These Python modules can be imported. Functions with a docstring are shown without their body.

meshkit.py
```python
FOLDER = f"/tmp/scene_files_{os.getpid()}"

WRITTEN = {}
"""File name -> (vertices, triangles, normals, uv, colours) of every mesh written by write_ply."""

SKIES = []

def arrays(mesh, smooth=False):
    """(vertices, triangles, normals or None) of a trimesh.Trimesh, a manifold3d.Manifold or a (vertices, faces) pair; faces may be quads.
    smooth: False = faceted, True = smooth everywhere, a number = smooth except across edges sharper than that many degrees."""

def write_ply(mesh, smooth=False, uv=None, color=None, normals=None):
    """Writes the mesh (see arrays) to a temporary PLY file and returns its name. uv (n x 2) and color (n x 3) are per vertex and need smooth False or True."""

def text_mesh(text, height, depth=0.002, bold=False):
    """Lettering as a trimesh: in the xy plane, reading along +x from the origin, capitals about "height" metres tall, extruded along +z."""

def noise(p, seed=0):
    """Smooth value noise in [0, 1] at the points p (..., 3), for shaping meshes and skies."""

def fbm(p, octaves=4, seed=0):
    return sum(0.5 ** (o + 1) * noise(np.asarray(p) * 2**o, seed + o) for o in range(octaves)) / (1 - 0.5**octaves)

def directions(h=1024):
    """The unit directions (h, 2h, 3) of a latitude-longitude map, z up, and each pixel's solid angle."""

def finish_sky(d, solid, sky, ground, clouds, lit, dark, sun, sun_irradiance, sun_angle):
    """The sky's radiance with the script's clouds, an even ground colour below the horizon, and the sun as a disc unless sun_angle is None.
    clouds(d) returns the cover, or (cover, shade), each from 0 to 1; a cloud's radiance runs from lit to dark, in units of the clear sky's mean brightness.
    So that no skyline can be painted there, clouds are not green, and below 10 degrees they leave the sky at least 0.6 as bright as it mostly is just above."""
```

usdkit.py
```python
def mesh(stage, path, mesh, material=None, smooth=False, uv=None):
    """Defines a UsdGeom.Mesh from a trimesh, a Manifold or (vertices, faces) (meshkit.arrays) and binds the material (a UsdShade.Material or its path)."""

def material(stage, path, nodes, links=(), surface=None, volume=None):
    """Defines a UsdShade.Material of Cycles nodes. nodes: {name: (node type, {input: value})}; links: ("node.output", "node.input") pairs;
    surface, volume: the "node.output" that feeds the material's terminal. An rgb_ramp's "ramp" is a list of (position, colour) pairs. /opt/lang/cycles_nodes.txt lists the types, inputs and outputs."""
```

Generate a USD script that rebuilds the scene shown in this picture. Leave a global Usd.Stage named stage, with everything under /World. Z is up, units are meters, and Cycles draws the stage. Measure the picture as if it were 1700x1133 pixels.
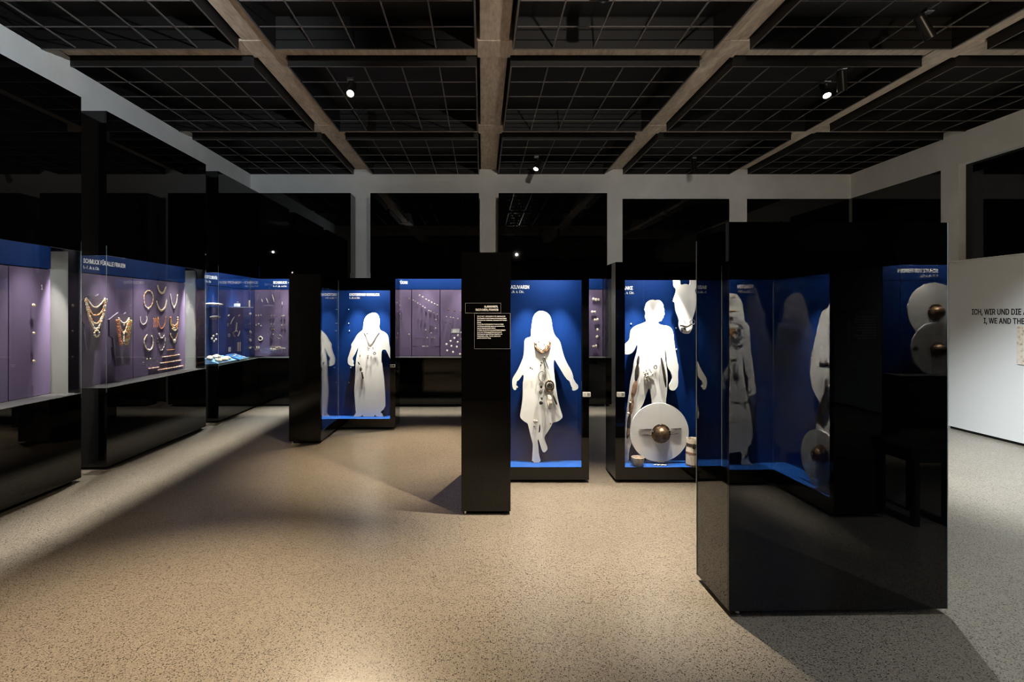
import math, random
import numpy as np
import trimesh
import usdkit, meshkit
from pxr import Usd, UsdGeom, UsdLux, UsdShade, Gf, Sdf
from shapely.geometry import Polygon, Point
from shapely import affinity, union_all
from scipy.spatial import ConvexHull

stage = Usd.Stage.CreateInMemory()
UsdGeom.SetStageUpAxis(stage, UsdGeom.Tokens.z)
UsdGeom.SetStageMetersPerUnit(stage, 1.0)
UsdGeom.Xform.Define(stage, '/World')
UsdGeom.Scope.Define(stage, '/World/Looks')
rng = random.Random(7)

# ------------------------------------------------------------------ camera, sky, lights, exposure
EYE, F, PX, PY = 1.6, 870.0, 800.0, 520.0          # eye height, focal length in pixels of the 1700 x 1133 frame, principal point
cam = UsdGeom.Camera.Define(stage, '/World/camera')
cam.AddTranslateOp().Set(Gf.Vec3d(0, 0, EYE))
cam.AddRotateXOp().Set(90.0)
cam.CreateHorizontalApertureAttr(36.0)
cam.CreateVerticalApertureAttr(36.0 * 1133 / 1700)
cam.CreateFocalLengthAttr(36.0 * F / 1700)
cam.CreateHorizontalApertureOffsetAttr((850 - PX) / 1700 * 36.0)
cam.CreateVerticalApertureOffsetAttr((PY - 566.5) / 1700 * 36.0)
cam.CreateClippingRangeAttr(Gf.Vec2f(0.02, 100))
cam.CreateExposureAttr(0.0)

dome = UsdLux.DomeLight.Define(stage, '/World/sky')     # the room is closed: next to nothing of this comes in
dome.CreateIntensityAttr(0.02)

WARM, NEUTRAL, COOL = (1.0, 0.80, 0.56), (1.0, 0.93, 0.84), (0.88, 0.95, 1.0)
SPOTS = [   # x, y, z of the lamp; the point it is aimed at; cone half angle; softness; strength; colour; how the fixture looks
    ((-1.40, 5.60, 3.96), (-1.45, 1.75, 0.0), 25, 1.0, 520, WARM, 'lit'),
    ((3.70, 5.63, 3.96), (3.30, 3.40, 0.0), 34, 0.9, 170, COOL, 'lit'),
    ((3.67, 5.34, 3.90), (4.60, 6.40, 0.0), 36, 0.9, 240, COOL, 'dark'),
    ((3.68, 4.32, 3.90), (5.60, 4.60, 0.9), 36, 0.9, 300, COOL, 'dark'),
    ((0.87, 8.36, 3.92), (-0.80, 6.05, 0.0), 18, 0.9, 560, WARM, 'lit'),
    ((3.40, 8.40, 3.92), (3.60, 7.80, 0.0), 40, 0.9, 80, COOL, 'dark'),
]
HALL_SPOTS = [  # more lamps of the same kind above and behind the viewpoint
    ((0.92, 3.95, 4.00), (0.88, 3.90, 0.0), 26, 1.0, 470, (1.0, 0.86, 0.68), 'dark'),
    ((1.75, 2.20, 4.00), (-1.05, 5.60, 0.0), 15, 0.8, 260, WARM, 'dark'),
    ((-1.30, 0.60, 4.00), (-1.60, 2.20, 0.0), 40, 1.0, 75, WARM, 'dark'),
    ((2.30, 2.25, 3.96), (2.30, 1.90, 0.0), 32, 0.9, 50, COOL, 'dark'),
    ((-1.10, 1.60, 3.50), (-4.15, 6.60, 3.85), 34, 0.9, 110, COOL, 'dark'),
    ((1.10, 1.30, 3.45), (1.10, 9.40, 4.05), 30, 0.9, 95, (1.0, 0.9, 0.78), 'dark'),
    ((3.20, 1.50, 3.50), (6.62, 6.80, 3.85), 34, 0.9, 48, WARM, 'dark'),
]

# ------------------------------------------------------------------ helpers
used, LOC = {}, {}

def numbered(path):
    if path not in used:
        used[path] = 0
        return path
    used[path] += 1
    return f'{path}_{used[path]:03d}'

def meta(p, label=None, cat=None, group=None, kind=None):
    for k, v in (('label', label), ('category', cat), ('group', group), ('kind', kind)):
        if v:
            p.SetCustomDataByKey(k, v)
    return p

def thing(name, label=None, cat=None, loc=(0, 0, 0), rotz=0.0, group=None, kind=None, parent=None):
    path = numbered((str(parent.GetPath()) if parent else '/World') + '/' + name)
    x = UsdGeom.Xform.Define(stage, path)
    if tuple(loc) != (0, 0, 0):
        x.AddTranslateOp().Set(Gf.Vec3d(*map(float, loc)))
    if rotz:
        x.AddRotateZOp().Set(float(rotz))
    return meta(x.GetPrim(), label, cat, group, kind)

def part(parent, name, mesh, mat, smooth=False, label=None, kind=None):
    if isinstance(mesh, list):
        mesh = join(mesh)
    path = numbered(str(parent.GetPath()) + '/' + name)
    return meta(usdkit.mesh(stage, path, mesh, M[mat], smooth).GetPrim(), label, kind=kind)

def copy_of(first, label, loc, rotz=0.0, group=None, tilt=None):
    was = first.GetCustomData()
    path = numbered('/World/' + first.GetName())
    x = UsdGeom.Xform.Define(stage, path)
    p = x.GetPrim()
    p.GetReferences().AddInternalReference(first.GetPath())
    p.SetInstanceable(True)
    x.ClearXformOpOrder()
    for a in ('xformOp:translate', 'xformOp:rotateZ', 'xformOp:rotateXYZ'):
        pass
    x.AddTranslateOp().Set(Gf.Vec3d(*map(float, loc)))
    x.AddRotateZOp().Set(float(rotz))
    meta(p, label or was['label'], was['category'], group or was.get('group'))
    return p

def join(ms):
    return trimesh.util.concatenate([m for m in ms if m is not None])

def box(x0, x1, y0, y1, z0, z1, b=0.0):
    x0, x1 = min(x0, x1), max(x0, x1)
    y0, y1 = min(y0, y1), max(y0, y1)
    z0, z1 = min(z0, z1), max(z0, z1)
    b = min(b, 0.3 * min(x1 - x0, y1 - y0, z1 - z0))
    if b <= 0:
        m = trimesh.creation.box([x1 - x0, y1 - y0, z1 - z0])
        m.apply_translation([(x0 + x1) / 2, (y0 + y1) / 2, (z0 + z1) / 2])
        return m
    c, h = np.array([(x0 + x1) / 2, (y0 + y1) / 2, (z0 + z1) / 2]), np.array([x1 - x0, y1 - y0, z1 - z0]) / 2
    p = []
    for sx in (-1, 1):
        for sy in (-1, 1):
            for sz in (-1, 1):
                s = np.array([sx, sy, sz])
                for k in range(3):
                    q = h - b
                    q[k] = h[k]
                    p.append(c + s * q)
    return hull(np.array(p))

def hull(p):
    h = ConvexHull(p)
    f = h.simplices.copy()
    n = h.equations[:, :3]
    w = np.einsum('ij,ij->i', np.cross(p[f[:, 1]] - p[f[:, 0]], p[f[:, 2]] - p[f[:, 0]]), n) < 0
    f[w] = f[w][:, ::-1]
    return trimesh.Trimesh(p, f, process=False)

def lathe(prof, n=24):
    """Profile of (radius, height) turned about z."""
    v, f = [], []
    prof = [(max(r, 1e-5), z) for r, z in prof]
    for r, z in prof:
        for k in range(n):
            a = 2 * math.pi * k / n
            v.append((r * math.cos(a), r * math.sin(a), z))
    for i in range(len(prof) - 1):
        for k in range(n):
            a, b = i * n + k, i * n + (k + 1) % n
            f += [(a, b, b + n), (a, b + n, a + n)]
    return trimesh.Trimesh(v, f, process=False)

def rot(m, axis, deg):
    m = m.copy()
    m.apply_transform(trimesh.transformations.rotation_matrix(math.radians(deg), axis))
    return m

def mv(m, x, y, z):
    m = m.copy()
    m.apply_translation([x, y, z])
    return m

def sc(m, x, y, z):
    m = m.copy()
    m.apply_transform(np.diag([x, y, z, 1.0]))
    return m

FRONT = lambda m: rot(m, [1, 0, 0], 90)          # +z of the mesh turns towards the viewer (-y), its y goes up

def tube(pts, r, sides=8, closed=False):
    p = np.asarray(pts, float)
    n = len(p)
    rr = np.broadcast_to(np.asarray(r, float), (n,))
    t = (np.roll(p, -1, 0) - np.roll(p, 1, 0)) if closed else np.gradient(p, axis=0)
    t /= np.linalg.norm(t, axis=1, keepdims=True) + 1e-12
    ref = np.array([0.0, 1.0, 0.0]) if np.abs(t[:, 1]).mean() < 0.8 else np.array([1.0, 0, 0])
    a = np.cross(t, ref)
    a /= np.linalg.norm(a, axis=1, keepdims=True) + 1e-12
    b = np.cross(t, a)
    ang = np.arange(sides) * 2 * math.pi / sides
    v = p[:, None] + rr[:, None, None] * (np.cos(ang)[None, :, None] * a[:, None] + np.sin(ang)[None, :, None] * b[:, None])
    v = v.reshape(-1, 3)
    f = []
    for i in range(n if closed else n - 1):
        j = (i + 1) % n
        for k in range(sides):
            l = (k + 1) % sides
            f += [(i * sides + k, j * sides + l, i * sides + l), (i * sides + k, j * sides + k, j * sides + l)]
    if not closed:
        for i, flip in ((0, 0), (n - 1, 1)):
            for k in range(1, sides - 1):
                q = (i * sides, i * sides + k, i * sides + k + 1)
                f.append(q[::-1] if flip else q)
    m = trimesh.Trimesh(v, f, process=False)
    return m

def torus(R, r, n=28, s=8, squash=1.0):
    a = np.arange(n) * 2 * math.pi / n
    return tube(np.stack([R * np.cos(a), 0 * a, R * squash * np.sin(a)], 1), r, s, True)     # lies in the x-z plane

_blobs = {}
def blob(rx, ry, rz, seed=0, rough=0.25, sub=2):
    m = trimesh.creation.icosphere(sub, 1.0)
    v = np.array(m.vertices)
    v *= 1 + rough * (meshkit.fbm(v * 2.2 + 11.3 * seed, 3, seed)[:, None] - 0.5) * 2
    return trimesh.Trimesh(v * [rx, ry, rz], m.faces, process=False)

def chaikin(p, n=1):
    p = np.asarray(p, float)
    for _ in range(n):
        q = np.roll(p, -1, 0)
        p = np.stack([0.75 * p + 0.25 * q, 0.25 * p + 0.75 * q], 1).reshape(-1, 2)
    return p

def plate(poly, t, w=0.0):
    """A shapely polygon in the (x, z) plane as a board of thickness t, its front at y = w."""
    ms = []
    for g in getattr(poly, 'geoms', [poly]):
        if g.area > 1e-7:
            ms.append(trimesh.creation.extrude_polygon(g, t, engine='earcut'))
    m = FRONT(join(ms))                     # extrusion z -> -y
    return mv(m, 0, w + t, 0)

_text = {}
def text(s, h, x, z, w, sx=0.80, bold=False, align='left', depth=0.0015):
    """Lettering whose baseline starts at (x, z), standing on the plane y = w towards the viewer."""
    k = (s, bold)
    if k not in _text:
        _text[k] = meshkit.text_mesh(s, 1.0, 1.0, bold)
    m = _text[k].copy()
    m.apply_transform(np.diag([h * sx, h, depth, 1.0]))
    x0, x1 = m.bounds[0][0], m.bounds[1][0]
    m.apply_translation([x - (x0 if align == 'left' else x1), 0, 0])
    return mv(FRONT(m), 0, w, z)

# ------------------------------------------------------------------ reading places off the photograph: rays through the lens, met with real planes
class Mirror:
    def __init__(self, p, deg):
        self.p = np.array([p[0], p[1], 0.0])
        self.n = np.array([-math.sin(math.radians(deg)), math.cos(math.radians(deg)), 0.0])
    def point(self, q):
        return q - 2 * np.dot(q - self.p, self.n) * self.n
    def vec(self, d):
        return d - 2 * np.dot(d, self.n) * self.n

class Plane:
    """A vertical plane in a case: local x to the viewer's right, local y into the case, z up."""
    def __init__(self, o, rotz, w=0.0, mirror=None):
        a = math.radians(rotz)
        self.o, self.rotz, self.mirror = np.array([o[0], o[1], 0.0]), rotz, mirror
        self.u, self.v = np.array([math.cos(a), math.sin(a), 0]), np.array([-math.sin(a), math.cos(a), 0])
        self.w = w
    def at(self, px, py, w=None):
        w = self.w if w is None else w
        o, d = np.array([0, 0, EYE]), np.array([(px - PX) / F, 1.0, (PY - py) / F])
        if self.mirror:
            o, d = self.mirror.point(o), self.mirror.vec(d)
        t = np.dot(self.o + w * self.v - o, self.v) / np.dot(d, self.v)
        q = o + t * d
        return np.array([np.dot(q - self.o, self.u), q[2]])
    def world(self, x, z, w=None):
        w = self.w if w is None else w
        return self.o + x * self.u + w * self.v + np.array([0, 0, z])

# ------------------------------------------------------------------ materials
M = {}
def mat(name, nodes, links=(), surface='p.BSDF'):
    M[name] = usdkit.material(stage, '/World/Looks/' + name, nodes, links, surface=surface)

def plain(name, color, rough=0.5, metal=0.0, ior=1.5, **kw):
    mat(name, {'p': ('principled_bsdf', {'base_color': color, 'roughness': rough, 'metallic': metal, 'ior': ior, **kw})})

def mottled(name, c1, c2, scale, rough=0.5, metal=0.0, bump=0.0, detail=4.0, ior=1.5):
    n = {'t': ('texture_coordinate', {}), 'n': ('noise_texture', {'scale': scale, 'detail': detail}),
         'r': ('rgb_ramp', {'ramp': [(0.3, c1), (0.7, c2)]}), 'p': ('principled_bsdf', {'roughness': rough, 'metallic': metal, 'ior': ior})}
    l = [('t.object', 'n.vector'), ('n.fac', 'r.fac'), ('r.color', 'p.base_color')]
    if bump:
        n['b'] = ('bump', {'strength': bump, 'distance': 0.01})
        l += [('n.fac', 'b.height'), ('b.normal', 'p.normal')]
    mat(name, n, l)

mat('terrazzo', {
    'g': ('geometry', {}),
    'v1': ('voronoi_texture', {'scale': 118.0, 'feature': 'f1', 'randomness': 1.0}),
    'v2': ('voronoi_texture', {'scale': 190.0, 'feature': 'f1', 'randomness': 1.0}),
    'v3': ('voronoi_texture', {'scale': 140.0, 'feature': 'f1', 'randomness': 1.0}),
    's1': ('separate_color', {}), 's2': ('separate_color', {}), 's3': ('separate_color', {}),
    'd1': ('math', {'math_type': 'less_than', 'value2': 0.40}), 'k1': ('math', {'math_type': 'greater_than', 'value2': 0.70}), 'a1': ('math', {'math_type': 'multiply'}),
    'd2': ('math', {'math_type': 'less_than', 'value2': 0.40}), 'k2': ('math', {'math_type': 'greater_than', 'value2': 0.55}), 'a2': ('math', {'math_type': 'multiply'}),
    'd3': ('math', {'math_type': 'less_than', 'value2': 0.30}), 'k3': ('math', {'math_type': 'greater_than', 'value2': 0.88}), 'a3': ('math', {'math_type': 'multiply'}),
    'n': ('noise_texture', {'scale': 1.3, 'detail': 3.0}), 'nr': ('rgb_ramp', {'ramp': [(0.3, (0.31, 0.27, 0.215)), (0.7, (0.36, 0.315, 0.25))]}),
    'nf': ('noise_texture', {'scale': 220.0, 'detail': 2.0}), 'nfr': ('rgb_ramp', {'ramp': [(0.3, (0.60, 0.60, 0.60)), (0.7, (1.2, 1.2, 1.2))]}),
    'mm': ('mix', {'mix_type': 'multiply', 'fac': 1.0}),
    'm1': ('mix', {'color2': (0.014, 0.011, 0.010)}), 'm2': ('mix', {'color2': (0.075, 0.058, 0.045)}), 'm3': ('mix', {'color2': (0.58, 0.52, 0.43)}),
    'p': ('principled_bsdf', {'roughness': 0.30, 'ior': 1.5}),
}, [('g.position', 'v1.vector'), ('g.position', 'v2.vector'), ('g.position', 'v3.vector'), ('g.position', 'n.vector'), ('g.position', 'nf.vector'),
    ('v1.color', 's1.color'), ('v2.color', 's2.color'), ('v3.color', 's3.color'),
    ('v1.distance', 'd1.value1'), ('s1.r', 'k1.value1'), ('d1.value', 'a1.value1'), ('k1.value', 'a1.value2'),
    ('v2.distance', 'd2.value1'), ('s2.r', 'k2.value1'), ('d2.value', 'a2.value1'), ('k2.value', 'a2.value2'),
    ('v3.distance', 'd3.value1'), ('s3.g', 'k3.value1'), ('d3.value', 'a3.value1'), ('k3.value', 'a3.value2'),
    ('n.fac', 'nr.fac'), ('nf.fac', 'nfr.fac'), ('nr.color', 'mm.color1'), ('nfr.color', 'mm.color2'),
    ('mm.color', 'm2.color1'), ('a2.value', 'm2.fac'), ('m2.color', 'm1.color1'), ('a1.value', 'm1.fac'), ('m1.color', 'm3.color1'), ('a3.value', 'm3.fac'), ('m3.color', 'p.base_color')])

mat('concrete', {
    'g': ('geometry', {}), 'mp': ('mapping', {'scale': (1.0, 0.25, 1.0)}),
    'n': ('noise_texture', {'scale': 9.0, 'detail': 6.0, 'roughness': 0.65}), 'w': ('noise_texture', {'scale': 34.0, 'detail': 3.0}),
    'r': ('rgb_ramp', {'ramp': [(0.25, (0.42, 0.33, 0.25)), (0.5, (0.62, 0.51, 0.40)), (0.75, (0.74, 0.64, 0.53))]}),
    'r2': ('rgb_ramp', {'ramp': [(0.35, (0.78, 0.78, 0.78)), (0.6, (1.0, 1.0, 1.0))]}), 'm': ('mix', {'mix_type': 'multiply', 'fac': 1.0}),
    'b': ('bump', {'strength': 0.3, 'distance': 0.004}), 'p': ('principled_bsdf', {'roughness': 0.85})},
    [('g.position', 'mp.vector'), ('mp.vector', 'n.vector'), ('mp.vector', 'w.vector'), ('n.fac', 'r.fac'), ('w.fac', 'r2.fac'), ('r.color', 'm.color1'), ('r2.color', 'm.color2'),
     ('m.color', 'p.base_color'), ('w.fac', 'b.height'), ('b.normal', 'p.normal')])
mottled('plaster', (0.74, 0.75, 0.74), (0.82, 0.83, 0.82), 3.0, 0.8)
plain('white_wall', (0.80, 0.80, 0.78), 0.6)
plain('slab_dark', (0.012, 0.010, 0.010), 0.9)
plain('grid_black', (0.0035, 0.0028, 0.0026), 0.6)
plain('grid_bar', (0.13, 0.115, 0.108), 0.45)
plain('black_glass', (0.0018, 0.0017, 0.0018), 0.012, ior=1.5)
plain('black_mirror', (0.0015, 0.0015, 0.0016), 0.008, ior=1.52)
plain('black_metal', (0.010, 0.010, 0.010), 0.35)
plain('black_matt', (0.006, 0.006, 0.006), 0.7)
plain('steel', (0.62, 0.62, 0.62), 0.25, 1.0)
plain('sill_grey', (0.020, 0.020, 0.022), 0.4)
plain('glass_edge', (0.60, 0.72, 0.70), 0.25)
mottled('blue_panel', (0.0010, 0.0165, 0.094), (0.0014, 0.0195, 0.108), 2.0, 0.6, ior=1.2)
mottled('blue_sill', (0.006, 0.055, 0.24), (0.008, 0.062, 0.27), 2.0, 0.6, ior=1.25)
mottled('purple_panel', (0.088, 0.066, 0.124), (0.098, 0.074, 0.138), 2.0, 0.7, ior=1.3)
mottled('bust_purple', (0.062, 0.048, 0.084), (0.072, 0.056, 0.096), 3.0, 0.7)
plain('figure_white', (0.74, 0.73, 0.70), 0.55)
plain('print_white', (0.85, 0.85, 0.85), 0.5)
plain('print_grey', (0.30, 0.30, 0.30), 0.5)
plain('print_dim', (0.035, 0.035, 0.035), 0.5)
plain('print_black', (0.010, 0.010, 0.010), 0.5)
plain('tag_white', (0.75, 0.75, 0.72), 0.5)
plain('tray_blue', (0.14, 0.30, 0.55), 0.5)
mottled('tray_map', (0.01, 0.07, 0.25), (0.05, 0.20, 0.40), 25.0, 0.5)
mottled('bronze', (0.06, 0.038, 0.022), (0.22, 0.14, 0.08), 60.0, 0.38, 0.85, 0.2)
mottled('iron', (0.014, 0.011, 0.009), (0.055, 0.042, 0.032), 50.0, 0.6, 0.3, 0.4)
mottled('rust', (0.10, 0.045, 0.022), (0.27, 0.155, 0.085), 70.0, 0.85, 0.0, 0.6)
mottled('silver', (0.22, 0.205, 0.185), (0.50, 0.48, 0.44), 60.0, 0.3, 0.9)
mottled('gold', (0.55, 0.32, 0.10), (0.85, 0.58, 0.24), 40.0, 0.3, 1.0)
mottled('bone', (0.42, 0.36, 0.28), (0.66, 0.60, 0.50), 40.0, 0.6)
mottled('wood', (0.30, 0.20, 0.11), (0.55, 0.42, 0.27), 30.0, 0.6)
mottled('pale_wood', (0.48, 0.39, 0.28), (0.66, 0.58, 0.46), 18.0, 0.6)
mottled('clay', (0.28, 0.22, 0.17), (0.50, 0.43, 0.36), 45.0, 0.8, 0.0, 0.3)
mottled('bead_amber', (0.42, 0.13, 0.04), (0.72, 0.34, 0.12), 120.0, 0.3)
mottled('bead_cream', (0.46, 0.32, 0.17), (0.82, 0.68, 0.45), 150.0, 0.35)
mottled('bead_pale', (0.46, 0.40, 0.34), (0.80, 0.75, 0.68), 120.0, 0.35)
mottled('bead_red', (0.45, 0.10, 0.05), (0.70, 0.30, 0.16), 160.0, 0.4)
mottled('bead_green', (0.40, 0.36, 0.08), (0.66, 0.62, 0.22), 160.0, 0.4)
plain('thread', (0.30, 0.22, 0.18), 0.8)
plain('red_plastic', (0.45, 0.01, 0.01), 0.4)
mat('clear_pane', {'g': ('geometry', {}), 'k': ('math', {'math_type': 'multiply_add', 'value2': -0.835, 'value3': 1.5}), 'f': ('fresnel', {}),
                   't': ('transparent_bsdf', {'color': (0.965, 0.975, 0.97)}), 's': ('glossy_bsdf', {'roughness': 0.0, 'color': (1, 1, 1)}), 'm': ('mix_closure', {})},
    [('g.backfacing', 'k.value1'), ('k.value', 'f.IOR'), ('f.fac', 'm.fac'), ('t.BSDF', 'm.closure1'), ('s.BSDF', 'm.closure2')], 'm.closure')
mat('wing_glass', {'g': ('geometry', {}), 'k': ('math', {'math_type': 'multiply_add', 'value2': -1.244, 'value3': 1.8}), 'f': ('fresnel', {}),
                   't': ('transparent_bsdf', {'color': (0.965, 0.975, 0.97)}), 's': ('glossy_bsdf', {'roughness': 0.0, 'color': (1, 1, 1)}), 'm': ('mix_closure', {})},
    [('g.backfacing', 'k.value1'), ('k.value', 'f.IOR'), ('f.fac', 'm.fac'), ('t.BSDF', 'm.closure1'), ('s.BSDF', 'm.closure2')], 'm.closure')
def glow(name, color, s):
    mat(name, {'e': ('emission', {'color': color, 'strength': s})}, (), 'e.emission')
glow('lamp_warm', (1.0, 0.86, 0.66), 9.0)
glow('lamp_cool', (0.92, 0.96, 1.0), 2.5)
glow('strip_glow', (1.0, 0.95, 0.88), 3.0)
mat('poster_print', {'t': ('texture_coordinate', {}), 'v': ('voronoi_texture', {'scale': 22.0}), 'n': ('noise_texture', {'scale': 30.0, 'detail': 6.0}),
    'a': ('math', {'math_type': 'multiply_add', 'value2': 0.45}), 'r': ('rgb_ramp', {'ramp': [(0.30, (0.03, 0.02, 0.02)), (0.40, (0.35, 0.22, 0.15)), (0.55, (0.70, 0.55, 0.42)), (0.75, (0.85, 0.76, 0.66))]}),
    'p': ('principled_bsdf', {'roughness': 0.6})},
    [('t.object', 'v.vector'), ('t.object', 'n.vector'), ('v.distance', 'a.value1'), ('n.fac', 'a.value3'), ('a.value', 'r.fac'), ('r.color', 'p.base_color')])

def rect_light(path, loc, rotz, w, h, power, color, tilt=0.0):
    l = UsdLux.RectLight.Define(stage, path)
    l.AddTranslateOp().Set(Gf.Vec3d(*map(float, loc)))
    if rotz:
        l.AddRotateZOp().Set(float(rotz))
    if tilt:
        l.AddRotateXOp().Set(float(tilt))
    l.CreateWidthAttr(w)
    l.CreateHeightAttr(h)
    l.CreateIntensityAttr(power)
    l.CreateColorAttr(Gf.Vec3f(*color))
    return l

# ------------------------------------------------------------------ the room
XL, XR, YB, YF = -4.15, 6.62, 9.40, -1.20
GRID_Z, BEAM_Z, LINTEL_Z = EYE + 2.49, EYE + 2.58, 3.663
COLX = [-2.128, 0.119, 2.366, 4.600]
CROSS = [0.645, 2.88, 5.115, 7.35]

floor = thing('floor', kind='structure')
part(floor, 'terrazzo_slab', box(XL - 0.6, XR + 0.6, YF - 0.4, YB + 0.6, -0.2, 0.0), 'terrazzo')

ceiling = thing('ceiling', kind='structure')
part(ceiling, 'slab', box(XL - 0.6, XR + 0.6, YF - 0.4, YB + 0.6, 4.60, 4.75), 'slab_dark')
for x in COLX:
    part(ceiling, 'beam', box(x - 0.14, x + 0.14, YF, YB, BEAM_Z, 4.6, 0.006), 'concrete')
for y in CROSS:
    part(ceiling, 'cross_beam', box(XL, XR, y - 0.14, y + 0.14, BEAM_Z + 0.004, 4.6, 0.006), 'concrete')
    for x in COLX:
        part(ceiling, 'beam_haunch', box(x - 0.166, x + 0.166, y - 0.166, y + 0.166, BEAM_Z - 0.006, BEAM_Z + 0.2, 0.006), 'concrete')

wl = thing('wall_left', kind='structure')
part(wl, 'wall_panel', box(XL - 0.35, XL - 0.10, YF, YB + 0.3, 0, 4.6), 'plaster')
part(wl, 'lintel', box(XL - 0.10, XL, YF, YB, LINTEL_Z, GRID_Z + 0.004), 'plaster')
for y in (0.645, 2.905, 5.166, 7.43):
    part(wl, 'column', box(XL - 0.10, XL, y - 0.168, y + 0.168, 0, LINTEL_Z), 'plaster')
    yc = min(CROSS, key=lambda c: abs(c - y))
    part(wl, 'column_head', box(XL - 0.10, XL - 0.002, yc - 0.168, yc + 0.168, GRID_Z + 0.004, BEAM_Z), 'plaster')

wb = thing('wall_back', kind='structure')
part(wb, 'wall_panel', box(XL - 0.35, XR + 0.35, YB + 0.25, YB + 0.5, 0, 4.6), 'plaster')
part(wb, 'lintel', box(XL, XR, YB, YB + 0.25, LINTEL_Z - 0.01, GRID_Z + 0.004), 'plaster')
for x in COLX:
    part(wb, 'column', box(x - 0.155, x + 0.155, YB, YB + 0.25, 0, LINTEL_Z - 0.01), 'plaster')
    part(wb, 'column_head', box(x - 0.168, x + 0.168, YB + 0.002, YB + 0.25, GRID_Z + 0.004, BEAM_Z), 'plaster')
for x0, x1 in ((2.521, 4.445), (4.755, 6.60)):
    part(wb, 'black_panel', box(x0, x1, YB + 0.02, YB + 0.04, 0, LINTEL_Z - 0.012), 'black_glass')

wr = thing('wall_right', kind='structure')
part(wr, 'wall_panel', box(XR + 0.14, XR + 0.4, YF, YB + 0.3, 0, 4.6), 'plaster')
part(wr, 'lintel', box(XR, XR + 0.14, YF, YB, LINTEL_Z, GRID_Z + 0.004), 'plaster')
for y in (5.16, 7.42):
    part(wr, 'column', box(XR, XR + 0.14, y - 0.14, y + 0.14, 0, LINTEL_Z), 'plaster')
    part(wr, 'column_head', box(XR, XR + 0.14, y - 0.168 - 0.07, y + 0.168 - 0.07, GRID_Z + 0.004, BEAM_Z), 'plaster')
part(wr, 'black_panel', box(XR + 0.02, XR + 0.04, 7.565, YB, 0.0, LINTEL_Z - 0.002), 'black_glass')
part(wr, 'black_panel', box(XR + 0.10, XR + 0.12, 5.305, 7.275, 2.30, LINTEL_Z - 0.002), 'black_glass')
part(wr, 'black_panel', box(XR + 0.10, XR + 0.12, 3.0, 5.015, 2.30, LINTEL_Z - 0.002), 'black_glass')
part(wr, 'white_panel', box(XR - 0.14, XR - 0.002, 2.6, 7.275, 0.035, 2.30, 0.002), 'white_wall')
part(wr, 'ledge', box(XR - 0.145, XR + 0.10, 2.6, 7.278, 2.302, 2.318, 0.002), 'plaster')
part(wr, 'shadow_gap', box(XR - 0.12, XR - 0.01, 2.6, 7.27, 0.0, 0.035), 'black_matt')

wf = thing('wall_front', kind='structure')
part(wf, 'wall_panel', box(XL - 0.35, XR + 0.35, YF - 0.3, YF, 0, 4.6), 'black_matt')

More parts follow.
